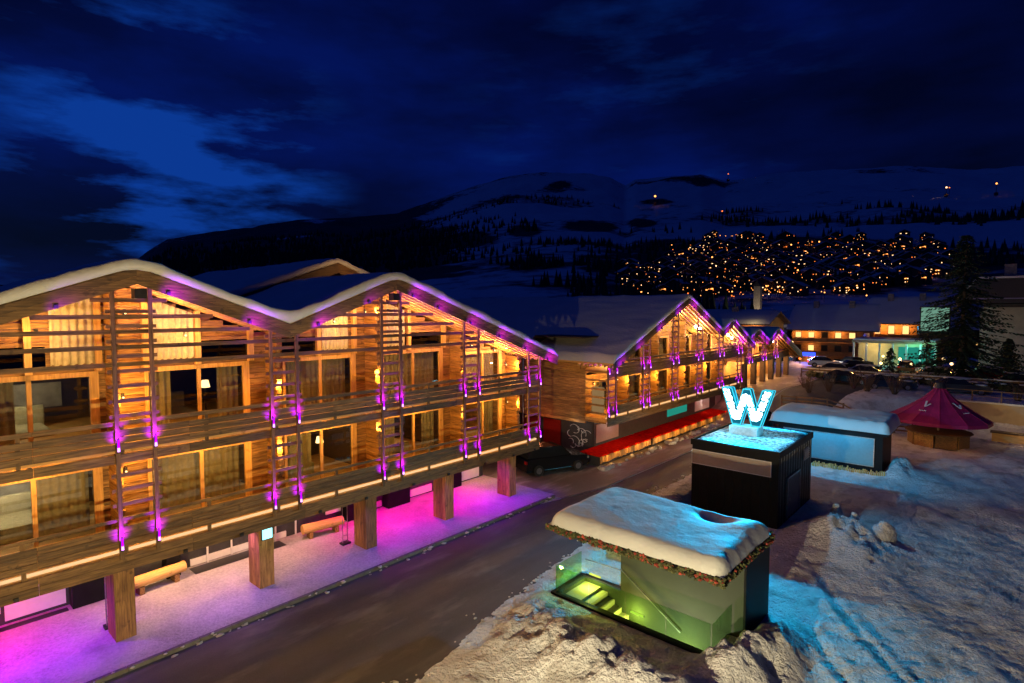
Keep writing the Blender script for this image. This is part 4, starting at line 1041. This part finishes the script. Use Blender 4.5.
o = MB(); o.box(-.3, .3, -.5, .5, 1.76, 1.92, 1); o.build('beacon', 'e_blue', dc3, world=False)
light('POINT', (-26.6, 90.8, 4.6), (.08, .15, 1), 300, None, .1).parent = None
light('POINT', (-17.2, 87.5, 3.6), (1, .9, .75), 160, None, .1); light('POINT', (-22.2, 87, 3.2), (1, .2, .08), 40, None, .1)

# glowing signs and lamps of the far street corner
NB = empty('neon_sign', (-23.4, 95, 2.2), 'glowing blue neon sign at the far end of the street', 'sign')
NX, NY, NZ = -23.4, 95, 3.6
o = MB(); o.cyl((NX, NY, 2), (NX, NY, 3.3), .08, n=8, t=1); o.build('post', 'black_metal', NB)
o = MB(); o.box(NX-.9, NX+.9, NY-.05, NY+.05, 3.3, 3.9, 1); o.build('sign_face', 'e_blue', NB)
light('POINT', (NX, NY-1, 4.0), (.06, .12, 1), 500, NB, .1)
CORN = [(-25.6, 95, 3.9, 'e_village2'), (-24.9, 93.5, 4.6, 'e_warm'), (-23.6, 91, 3.2, 'e_village3'), (-20.6, 90, 3.3, 'e_white'), (-25.6, 94, 5.4, 'e_warm')]
LBL = ['lamp on a post left of the blue neon sign, low amber globe', 'lamp on a post left of the blue neon sign, middle amber globe', 'short lamp with reddish globe just before the blue neon sign', 'short lamp with white globe right of the blue neon sign', 'tallest amber lamp post by the far end of the third chalet']
for (x, y, z, mt), lb in zip(CORN, LBL):
    r = empty('corner_lamp', (x, y, 2), lb, 'lamp', 'lamps at the far street corner')
    o = MB(); o.cyl((0, 0, 0), (0, 0, z-2.1), .05, n=6, t=1); o.build('post', 'black_metal', r, world=False); o = MB(); o.blob((0, 0, z-2), (.2, .2, .2), 8, 6, 0); o.build('globe', mt, r, world=False, smooth=True)
    l_ = light('POINT', (0, 0, 0), (1, .5, .2), 160, None, .2); l_.parent = r; l_.location = (0, -.5, z-1.8)
# ------------------------------------------------------------------ generic houses
def house(x, y, rz, w, d, z0, ze, zr, label, name='alpine_hotel', floors=3, wall='log_x', lit=(), cat='hotel', group='hotel blocks beyond the street', over=1.0, litmat='e_window', balc=True, nw=6, chim=True):
    # w along local x (front at -y), gable ends at +-x
    r = empty(name, (x, y, z0), label, cat, group, R(rz)); hh = ze-z0
    o = MB(); o.box(-w/2, w/2, 0, d, -1, hh, 1); o.prism([(0, hh), (d, hh), (d/2, zr-z0-.25)], 'x', -w/2+.01, w/2-.01, 1); o.build('wall', wall, r, world=False)
    o = MB(); t_ = .22; rz_ = zr-z0
    o.prism([(-over, hh-.35), (-over, hh-.35+t_), (d/2, rz_+t_), (d+over, hh-.35+t_), (d+over, hh-.35), (d/2, rz_)], 'x', -w/2-over, w/2+over, 1); rf = o.build('roof', 'dark_x', r, world=False)
    n = 20; ys_ = np.linspace(-over, d+over, n); zb = np.interp(ys_, [-over, d/2, d+over], [hh-.35+t_, rz_+t_, hh-.35+t_])
    xs_ = np.linspace(-w/2-over, w/2+over, 24); X, Y = np.meshgrid(xs_, ys_)
    e = np.minimum(np.minimum((X+w/2+over), (w/2+over-X)), np.minimum(Y+over, d+over-Y)); ed = np.clip(e/.8, 0, 1)**.4
    so2 = gmesh('roof_snow_cover', X, Y, np.repeat(zb[:, None], 24, 1)+.01+.45*ed*(.8+.4*fbm(X*.4+x, Y*.4, 3, 2)), 'roof_snow'); so2.parent = rf
    if chim:
        for cxx in (-w*.25, w*.2):
            o = MB(); o.box(cxx-.5, cxx+.5, d/2-1.6, d/2-.6, rz_-1.5, rz_+1.0, 1); o.build('chimney', 'stone', rf, world=False)
    fh = hh/floors; litmap = dict(lit)
    for f in range(floors):
        if balc and f > 0:
            o = MB(); o.box(-w/2+.2, w/2-.2, -1.3, -.003, f*fh-.12, f*fh+.06, 1); o.box(-w/2+.2, w/2-.2, -1.3, -1.22, f*fh+.12, f*fh+.9, 1); o.build('balcony', 'log_x', r, world=False)
        for i in range(nw):
            wx = -w/2+(i+.5)*w/nw; ww = w/nw*.42; on = (f, i) in litmap
            o = MB(); o.box(wx-ww/2-.1, wx+ww/2+.1, -.05, -.002, f*fh+.9, f*fh+fh-.5, 1); wo = o.build('window', 'dark_x', r, world=False)
            o = MB(); o.box(wx-ww/2, wx+ww/2, -.07, -.052, f*fh+1.0, f*fh+fh-.6, 1); o.build('pane', litmat if on else 'car_glass_dark', wo, world=False)
            if on and litmap[(f, i)]:
                l_ = light('POINT', (0, 0, 0), (1, .42, .12), litmap[(f, i)]*2.2, None, .15); l_.parent = r; l_.location = (wx, -1.0, f*fh+fh*.7)
    return r
house(-27.5, 128, 4, 14.5, 12, -1.6, 6.4, 11.2, 'left wing of the three-storey hotel block with lit top balcony', lit=(((2, 0), 90), ((2, 1), 160), ((2, 3), 110), ((2, 4), 0), ((1, 1), 40), ((0, 1), 50)), nw=6)
house(-15.5, 131, 4, 11.5, 12, -1.6, 7.9, 12.6, 'right wing of the hotel block, taller, above the green-lit entrance', lit=(((2, 0), 160), ((2, 1), 140), ((2, 2), 120), ((1, 0), 40)), nw=5)
# entrance canopy, lit green
EN = empty('hotel_entrance', (-15, 112, 1), 'low glazed hotel entrance with flat canopy lit teal and yellow', 'entrance hall')
o = MB(); o.box(-20.5, -9, 110, 118, 4.9, 5.3, 1); o.build('canopy', 'beige_wall', EN); o = MB(); o.box(-20.4, -9.1, 110.1, 118, 5.301, 5.55, 1); o.build('snow_cap', 'roof_snow', EN)
o = MB(); o.box(-20.2, -9.2, 114, 114.2, .2, 4.9, 1); o.build('back_wall', 'beige_wall', EN)
o = MB()
for i in range(7): o.box(-20.4+i*1.85, -20.15+i*1.85, 110.3, 110.55, .2, 4.9, 1)
o.build('column', 'white_panel', EN)
o = MB(); o.box(-14.4, -9.4, 113.9, 113.98, 1.5, 4.2, 1); o.build('glazing', 'e_teal', EN)
light('POINT', (-17.5, 112, 4.2), (1, .75, .25), 260, EN, .1); light('POINT', (-12, 112, 4.2), (.1, 1, .7), 320, EN, .1); light('POINT', (-10.5, 108.5, 3.6), (.15, 1, .75), 250, EN, .1); light('POINT', (-18.6, 111, 2.6), (1, .9, .7), 80, EN, .1)
SC = empty('lit_screen', (-10.4, 126, 8), 'pale green-lit facade screen glimpsed through spruce branches', 'screen')
o = MB(); o.box(-12.6, -8.6, 125.2, 125.4, 6.6, 10.8, 1); o.build('screen_face', 'e_screen', SC); o = MB(); o.box(-12.8, -8.4, 125.41, 126.2, 4, 11, 1); o.build('screen_frame', 'dark_wall', SC)
o = MB()
for k in range(34):
    a = random.uniform(-12.6, -9); z = random.uniform(6.8, 9.8); o.beam((a, 125.15, z), (a+random.uniform(.4, 1), 125.15, z+random.uniform(.2, .9)), .1, .12, (0, 1, 0), .6)
o.build('screen_pattern', 'dark_wall', SC)
# concrete building at the right
RB = empty('concrete_house', (4, 112, 1.5), 'dark concrete house with tall blank wall and snowy roof, right of the spruce', 'house')
o = MB(); o.box(-3.6, 30, 112, 130, -1, 11.3, 1); o.build('wall', 'dark_wall', RB); o = MB(); o.box(-3.9, 2.4, 111.9, 111.99, 0, 10.8, 1); o.build('wall_panel', 'concrete', RB)
o = MB(); o.prism([(-6.8, 11.4), (-6.8, 11.9), (-4.2, 15.0), (31, 15.0), (31, 11.4)], 'y', 109.5, 131, 1); o.build('roof', 'dark_wall', RB)
o = MB(); o.prism([(-6.9, 11.9), (-6.9, 12.25), (-4.3, 15.3), (31, 15.3), (31, 15.05), (-4.2, 15.02)], 'y', 109.3, 131, 1); o.add([(-6.8, 109.35, 12), (31, 109.35, 12), (31, 112.5, 15.2), (-4.2, 112.5, 15.2)], [(0, 1, 2, 3)], 1); o.build('roof_snow_cover', 'roof_snow', RB)
o = MB(); o.box(-1.4, 0, 112, 113.2, 14.8, 17.2, 1); o.build('chimney', 'stone', RB)
light('POINT', (-.5, 106, 5), (1, .75, .4), 60, None, .1)
# buildings behind the third chalet and further back
house(-43, 101, 2, 22, 12, -1, 8.1, 9.9, 'long dark house with a lit eave strip behind the third chalet', name='village_house', lit=(((2, 5), 120),), nw=6, cat='house', group='village houses behind the street')
light('POINT', (-33.5, 99, 8.8), (1, .7, .3), 90, None, .1)
hs = [(-33, 175, 5, 16, 12, 2, 9, 12.5, 'dark snow-roofed house directly behind the hotel left wing'), (-12, 180, -6, 16, 12, 2, 10, 13.5, 'dark snow-roofed house behind the hotel right wing'),
      (-62, 165, 10, 18, 12, 2, 10, 13.5, 'broad dark house left of the pale tower'), (-22, 215, 0, 18, 12, 4, 14, 18, 'house with a cluster of amber lights above the hotel right wing'), (6, 205, 0, 18, 12, 4, 14, 18, 'dark house high behind the spruce tree'),
      (-52, 215, 8, 16, 12, 4, 12, 16, 'dark house on the slope right of the pale tower'), (-90, 190, 12, 18, 12, 4, 12, 16, 'dark house on the slope left of the pale tower')]
for i, (x, y, rz, w, d, z0, ze, zr, lb) in enumerate(hs):
    z0 = float(zterr(x, y))-.5
    house(x, y, rz, w, d, z0, z0+7.5, z0+11, lb, name='village_house', floors=3, nw=4, cat='house', group='village houses behind the street', wall='dark_x', lit=(((2, 1), 0), ((1, 3), 0)) if i != 3 else (((2, 0), 300), ((2, 1), 200), ((2, 2), 300), ((1, 3), 0)))
TW = empty('stone_tower', (-118, 268, 8), 'slender pale lit tower rising among the village lights', 'tower')
# placed on the bearing where it stands
d_ = raydir(757.5, 309); tx, ty = d_.x*300/math.hypot(d_.x, d_.y), d_.y*300/math.hypot(d_.x, d_.y); tz = float(zterr(tx, ty)); TW.location = (tx, ty, tz)
o = MB(); o.box(-1.5, 1.5, -1.5, 1.5, -2, 18, 1); o.build('shaft', 'concrete', TW, world=False); o = MB(); o.prism([(-1.8, 18), (1.8, 18), (0, 21)], 'y', -1.8, 1.8, 1); o.build('cap', 'dark_wall', TW, world=False)
light('POINT', (4, -9, 4), (1, .75, .5), 2600, None, .2).parent = TW

# ------------------------------------------------------------------ trees
def spruce(x, y, h, rad_, label, dens=1.0, name='spruce_tree', z=None, droop=.35, group=None, seed=1):
    random.seed(seed); z = float(zterr(x, y)) if z is None else z
    r = empty(name, (x, y, z), label, 'tree', group)
    o = MB(); o.cyl((0, 0, -.3), (0, 0, h*.96), h*.016+.05, .03, 8); o.build('trunk', 'bark', r, world=False)
    o = MB(); nb = int(95*dens)
    for i in range(nb):
        t = (i+random.random())/nb; zz = h*(.08+.9*t); ln = rad_*(1-t)**.75*random.uniform(.65, 1.1)+.15; a = random.uniform(0, 6.283)
        if random.random() < .12: continue
        dx, dy = math.cos(a), math.sin(a); steps_ = max(3, int(ln/.33))
        for k in range(steps_):
            s_ = (k+.6)/steps_; px_, py_ = dx*ln*s_, dy*ln*s_; pz = zz-droop*ln*s_**1.2+.12*ln*s_**3
            for q in range(4):
                wd = (.55*(1-s_*.55)+.12)*random.uniform(.5, 1.1)*min(1, .35+rad_/9); aa = a+random.uniform(-1.3, 1.3); hx, hy = math.cos(aa)*wd, math.sin(aa)*wd; dz = random.uniform(-.28, .02)
                nx_, ny_ = -math.sin(aa)*.11, math.cos(aa)*.11
                o.add([(px_, py_, pz), (px_+hx*.5+nx_, py_+hy*.5+ny_, pz+dz*.4), (px_+hx, py_+hy, pz+dz), (px_+hx*.5-nx_, py_+hy*.5-ny_, pz+dz*.7)], [(0, 1, 2, 3)], random.uniform(.5, 1.7))
    o.build('crown', 'needles', r, world=False, recalc=False)
    return r
spruce(-4.1, 77, 16.3, 6.2, 'tall dark spruce rising above the parking beside the concrete house', 4.6, seed=4)
spruce(-.4, 96, 4.5, 2.0, 'shorter dark spruce standing against the blank concrete wall', 3, seed=8)
spruce(3.2, 88, 4.2, 2.0, 'dark bushy spruce at the right below the concrete house', 3, seed=15)
spruce(-8.5, 92, 4.5, 1.5, 'small spruce left of the great spruce beside the entrance hall', .9, seed=9)
spruce(-10.9, 80, 3.6, 1.25, 'small cone-shaped conifer lit amber among the parked cars', .9, seed=10)
spruce(-20.2, 124.5, 7, 2.2, 'young spruce in front of the hotel between its wings', .9, seed=12)
def shrub(x, y, h, label, seed):
    random.seed(seed); z = float(zterr(x, y)); r = empty('bare_shrub', (x, y, z), label, 'shrub', 'bare shrubs beyond the street')
    o = MB()
    for i in range(34):
        a = random.uniform(0, 6.28); s_ = random.uniform(.2, .8); p = Vector((math.cos(a)*.12, math.sin(a)*.12, 0)); q = p+Vector((math.cos(a)*s_*h*.5, math.sin(a)*s_*h*.5, h*random.uniform(.5, 1))); o.cyl(p, q, .02, .006, 4, caps=False)
        for k in range(3):
            b_ = p.lerp(q, random.uniform(.4, .9)); o.cyl(b_, b_+Vector((random.uniform(-.3, .3), random.uniform(-.3, .3), random.uniform(.1, .4))), .009, .004, 3, caps=False)
    o.build('twigs', 'bark', r, world=False, recalc=False)
shrub(-13.4, 62, 2.2, 'bare shrub behind the teal pavilion roof', 1); shrub(-10.5, 64, 2.6, 'bare shrub left of the blue parked car', 2); shrub(-16, 63.5, 1.8, 'bare shrub on the snow mound by the street edge', 3); shrub(-5.2, 66, 1.8, 'bare shrub directly behind the crimson tent', 4)
for k_, (x_, y_, h_, lb_) in enumerate(((-14.8, 60.5, 1.6, 'bare shrub at the street edge left of the mound'), (-12.0, 66, 2.0, 'bare shrub between the blue and black parked cars'), (-8.2, 63.5, 2.4, 'bare shrub rising behind the right end of the teal pavilion'), (-17.4, 76, 1.6, 'bare shrub at the left end of the rail fence'), (0.5, 66, 1.7, 'bare shrub on the terrace above the beige wall'))): shrub(x_, y_, h_, lb_, 20+k_)
HD = empty('hedge_row', (-9, 72.6, 2.4), 'low snow-dusted hedge along the rail fence of the car park', 'hedge')
o = MB(); random.seed(66)
for i in range(260):
    x_ = random.uniform(-18, 12); o.blob((x_, 72.9+random.uniform(-.35, .35), 2.6+random.uniform(0, .5)), (.28, .25, .22), 6, 4, .4, random.uniform(.4, 1.6))
o.build('foliage', 'bush_green', HD); o = MB()
for i in range(120):
    x_ = random.uniform(-18, 12); o.blob((x_, 72.9+random.uniform(-.3, .3), 3.22), (.3, .25, .07), 6, 4, .3)
o.build('snow_cap', 'roof_snow', HD, smooth=True)
for (x, y, P, col) in ((2.2, 86, 90, (1, .3, .1)), (-3.2, 90, 120, ORANGE), (-11.4, 92, 120, (1, .7, .3)), (-9.2, 84, 120, ORANGE), (-12.3, 83.5, 70, ORANGE), (-5.6, 88, 160, (1, .45, .1)), (-14.5, 100, 160, (.3, 1, .7)), (-7, 96, 90, (1, .3, .1))):
    r = empty('garden_lamp', (x, y, float(zterr(x, y))), {-9.2: 'short garden lamp glowing amber by the sideways grey car', -12.3: 'short garden lamp glowing amber left of the small conifer', -5.6: 'garden lamp glowing orange behind the great spruce', -14.5: 'garden lamp glowing green before the entrance hall', -7: 'garden lamp glowing red beyond the pale parked car', 2.2: 'garden lamp glowing red by the far right parked car', -3.2: 'garden lamp glowing amber right of the great spruce trunk', -11.4: 'garden lamp glowing pale yellow beyond the sideways grey car'}[x], 'lamp', 'garden lamps')
    o = MB(); o.cyl((0, 0, 0), (0, 0, 1.2), .05, n=8, t=1); o.build('post', 'black_metal', r, world=False); o = MB(); o.blob((0, 0, 1.35), (.18, .18, .18), 8, 6, 0); o.build('globe', 'e_warm', r, world=False, smooth=True)
    l_ = light('POINT', (0, 0, 0), col, P, None, .2); l_.parent = r; l_.location = (0, -.3, 1.8)

# ------------------------------------------------------------------ snow lumps, rocks
random.seed(31)
for i, (x, y, r_, h_, lb) in enumerate(((-6.1, 30.6, .42, .9, 'pointed snow lump nearest the kiosk door'), (-5.3, 30.1, .36, .75, 'smaller pointed snow lump right of its neighbour by the kiosk'), (-4.0, 29.6, .55, .6, 'broad ragged snow lump at the right end of the kiosk heap'))):
    o = MB(); z0 = float(znear(np.array(x), np.array(y)))
    for k in range(5):
        f = k/5; rr4 = r_*(1-f*.75); o.blob((x+random.uniform(-.06, .06), y+random.uniform(-.06, .06), z0+h_*f), (rr4, rr4, rr4*.75), 9, 6, .14)
    tag(o.build('snow_lump', 'snow', smooth=True), lb, 'snow lump', 'snow lumps beside the kiosk')

# ------------------------------------------------------------------ street lamp that lights the near side (outside the frame)
SL = empty('street_lamp', (-4.1, .2, 0), 'street lamp behind the viewpoint lighting the snow', 'street lamp')
o = MB(); o.cyl((-3.9, .2, 0), (-3.9, .2, 3.9), .08, .06, 10, 1); o.build('post', 'black_metal', SL); o = MB(); o.box(-4.5, -3.8, .0, .6, 3.9, 3.97, 1); o.build('lamp_head', 'black_metal', SL)
light('SPOT', (-4.2, .6, 3.55), (1, .80, .46), 12500, SL, .12, spot=108, blend=.9, target=(-4.5, 13, -.5))
light('SPOT', (-4.3, .5, 3.6), (1, .68, .27), 8000, SL, .12, spot=92, blend=.9, target=(-20, 6.5, 6.5))
SL2 = empty('street_lamp', (-14.2, 19, 0), 'x', 'street lamp'); bpy.data.objects.remove(SL2)

BL = empty('added_fill_bollard', (-13.2, 38.5, 0), 'added low bollard floodlight, unseen behind the kiosk, brightening the second chalet', 'added fill light')  # unseen fill light added to brighten the second chalet's front
o = MB(); o.cyl((-13.2, 38.5, 0), (-13.2, 38.5, .55), .08, n=10, t=1); o.build('post', 'black_metal', BL)
o = MB(); o.box(-13.32, -13.1, 38.4, 38.6, .55, .68, 1); o.build('lamp_head', 'black_metal', BL)
light('SPOT', (-13.4, 38.5, .62), (1, .62, .26), 1500, BL, .06, spot=130, blend=.8, target=(-20.3, 42, 5.2))
# ------------------------------------------------------------------ distant village
def terr_pt(px, py):
    # place on the terrain seen on this bearing at this elevation
    d = raydir(px, py); hz = math.hypot(d.x, d.y); dx, dy = d.x/hz, d.y/hz; sl = d.z/hz
    D = np.exp(np.linspace(math.log(190), math.log(5000), 500)); z = zterr(dx*D, dy*D)
    hit = np.nonzero(z >= H+sl*D)[0]
    if len(hit) == 0: return None
    k = D[hit[0]]; return dx*k, dy*k, float(z[hit[0]]), k
def mini(kind):
    random.seed(100+kind); w, d, h = random.uniform(9, 14), random.uniform(8, 11), random.uniform(5, 7.5)
    o = MB(); o.box(-w/2, w/2, -d/2, d/2, -3, h, 1); o.prism([(-w/2, h), (w/2, h), (0, h+w*.26)], 'y', -d/2, d/2, 1)
    me_o = o.build('distant_chalet', 'dark_x'); me = me_o.data
    for mn in ('roof_snow', 'e_village', 'e_village2', 'e_village3'): me.materials.append(MATS[mn])
    import bmesh
    bm = bmesh.new(); bm.from_mesh(me)
    def addq(pts, mi):
        f = bm.faces.new([bm.verts.new(p) for p in pts]); f.material_index = mi
    ov = 1.0; t = .5
    for s_ in (-1, 1): addq([(s_*(w/2+ov), -d/2-ov, h-ov*.5+t), (s_*(w/2+ov), d/2+ov, h-ov*.5+t), (0, d/2+ov, h+w*.26+t), (0, -d/2-ov, h+w*.26+t)], 1)
    for s_ in (-1, 1): addq([(s_*(w/2+ov), -d/2-ov, h-ov*.5+t), (s_*(w/2+ov), -d/2-ov, h-ov*.5), (0, -d/2-ov, h+w*.26), (0, -d/2-ov, h+w*.26+t)], 1)
    nl = random.choice([3, 4, 5, 7, 9])
    for k in range(nl+3):
        wx = random.uniform(-w/2+1, w/2-2); z = random.choice([1.2, 3.6, h-1.2]); ww = random.choice([.3, .4, .6, 1.1]); hh = random.uniform(.35, .8)
        addq([(wx, -d/2-.3, z), (wx+ww, -d/2-.3, z), (wx+ww, -d/2-.3, z+hh), (wx, -d/2-.3, z+hh)], random.choice([2, 2, 3, 4])) if k < nl else addq([((-1)**k*(w/2+.2), wx*.7, z), ((-1)**k*(w/2+.2), wx*.7+ww, z), ((-1)**k*(w/2+.2), wx*.7+ww, z+hh), ((-1)**k*(w/2+.2), wx*.7, z+hh)], random.choice([2, 3, 4]))
    bm.to_mesh(me); bm.free(); return me_o
protos = [mini(k) for k in range(9)]
used = set(); random.seed(42)
cnt = 0; tries = 0
placed = []
def place(px, py, sc=None):
    global cnt
    p = terr_pt(px, py)
    if p is None: return
    k = random.randrange(9)
    o = protos[k] if k not in used else protos[k].copy()
    if k in used: COL.objects.link(o)
    used.add(k)
    o.location = (p[0], p[1], p[2]+.5); o.rotation_euler.z = math.atan2(-p[0], p[1])+random.uniform(-.5, .5)
    s_ = sc or random.uniform(.8, 1.25)*(1+max(0, p[3]-500)/1400)*(.72 if p[3] < 380 else 1); o.scale = (s_,)*3
    o.name = 'distant_chalet'
    tag(o, 'tiny snow-roofed chalet with amber lit windows scattered over the dark hillside', 'chalet', 'chalets scattered over the far hillside'); cnt += 1
while cnt < 285 and tries < 4000:
    tries += 1
    px = random.uniform(618, 948); py = random.triangular(237, 303, 268)
    lim = 705 if py < 246 else (690 if py < 256 else (665 if py < 270 else 622))
    if px < lim: continue
    if py > 285 and px > 880: continue
    if py < 250 and random.random() < .25: py = random.choice([239, 241, 247, 250])+random.uniform(-1, 1)+(px-800)*.008
    if py > 297 or any((px-a)**2+((py-b_)*1.5)**2 < 14 for a, b_ in placed): continue
    placed.append((px, py)); place(px, py)
lodges = [(728, 181.5, 'lone bright mountain hut near the rounded dark peak'), (946, 197, 'mountain hut with warm light high on the right slope'), (996, 195.5, 'highest mountain hut light at the far right'), (722, 219, 'dim mountain hut halfway up the snow slope'), (655, 205, 'faint hut light on the slope below the notch')]
for px, py, lb in lodges:
    p = terr_pt(px, py)
    if p:
        o = protos[3].copy(); COL.objects.link(o); o.location = (p[0], p[1], p[2]+3); o.rotation_euler.z = math.atan2(-p[0], p[1]); s_ = p[3]/3200; o.scale = (s_, s_, s_); o.name = 'mountain_hut'; tag(o, lb, 'hut', 'lit huts on the mountain')
# street lights of the village
lmp = MB(); lmp.cyl((0, 0, -2), (0, 0, 6), .12, n=5, t=1); lpo = lmp.build('street_lamp', 'black_metal'); me = lpo.data
for mn in ('e_village2', 'e_village3', 'e_village'): me.materials.append(MATS[mn])
import bmesh
def lampmesh(mi, r_):
    m2 = me.copy(); bm = bmesh.new(); bm.from_mesh(m2); res = bmesh.ops.create_icosphere(bm, subdivisions=1, radius=r_, matrix=Matrix.Translation((0, 0, 6.4)))
    for v_ in res['verts']:
        for f in v_.link_faces: f.material_index = mi
    bm.to_mesh(m2); bm.free(); return m2
lms = [lampmesh(1, .55), lampmesh(2, .5), lampmesh(3, .7), lampmesh(3, .45), lampmesh(3, .4), lampmesh(2, .35)]
first = True
lamps = [(728, 182), (722, 219), (946, 197), (949, 197.4), (996, 195.6), (655, 205)]+[(705+i*5.2+random.uniform(-1, 1), 240.5+random.uniform(-.6, .6)) for i in range(8)]+[(690+i*7, 252+.5*i+random.uniform(-1, 1)) for i in range(8)]+[(770+i*7, 253-i*.8) for i in range(9)]
for i in range(250):
    px = random.triangular(622, 940, 760); py = random.triangular(246, 306, 284)
    if px < 665 and py < 275: continue
    if px > 870 and py > 285: continue
    lamps.append((px, py))
for i in range(16): lamps.append((random.gauss(771, 6), random.gauss(294, 4)))
for i, (px, py) in enumerate(lamps):
    p = terr_pt(px, py+1.5)
    if p is None: continue
    o = lpo if first else lpo.copy()
    if not first: COL.objects.link(o)
    first = False; o.data = random.choice(lms); o.location = (p[0], p[1], p[2]); s_ = max(.8, p[3]/600)*random.uniform(.7, 1.25)*(1.3 if i < 6 else 1); o.scale = (s_, s_, s_); o.name = 'street_lamp'
    tag(o, 'tiny glowing street lamp between chalets on the dark hillside', 'street lamp', 'street lamps of the far hillside')
# forest of the slopes as one mass
random.seed(77); np.random.seed(5)
fo = MB(); n_ok = 0
for i in range(16000):
    px = random.uniform(140, 1040); D = math.exp(random.uniform(math.log(240), math.log(3000)))
    d = raydir(px, 309); hz = math.hypot(d.x, d.y); x, y = d.x/hz*D, d.y/hz*D
    c_ = float(fbm(np.array(x/420), np.array(y/420), 5, 91, .58))
    u_ = random.random()
    if px < 400+120*u_: ok = D > 900
    else: ok = c_ > (.46 if (px > 560+100*u_ and D < 1000+600*u_) else .66)
    if not ok: continue
    if px > 610 and D < 1400 and random.random() < .62: continue
    z = float(zterr(x, y)); hgt = random.uniform(9, 17)*(1 if D < 1300 else 1.5); r_ = hgt*.2
    a0 = random.random()*6; t = random.uniform(.6, 1.4)
    base_ = [(x+r_*math.cos(a0+k*1.2566), y+r_*math.sin(a0+k*1.2566), z-.5) for k in range(5)]
    fo.add(base_+[(x, y, z+hgt)], [(k, (k+1) % 5, 5) for k in range(5)], t)
    n_ok += 1
tag(fo.build('hillside_forest', 'needles', recalc=False), 'dark conifer forest covering the far hillsides', 'forest', kind='stuff')
print('village', cnt, 'forest', n_ok)

# ------------------------------------------------------------------ render settings
S.view_settings.view_transform = 'Standard'; S.view_settings.look = 'None'; S.view_settings.exposure = 0; S.view_settings.gamma = 1
S.render.engine = 'CYCLES'; cy = S.cycles
cy.use_denoising = True
try: cy.denoiser = 'OPENIMAGEDENOISE'
except Exception: pass
cy.use_light_tree = True; cy.max_bounces = 5; cy.diffuse_bounces = 2; cy.glossy_bounces = 3; cy.transparent_max_bounces = 8
cy.sample_clamp_indirect = 4; cy.caustics_reflective = False; cy.caustics_refractive = False
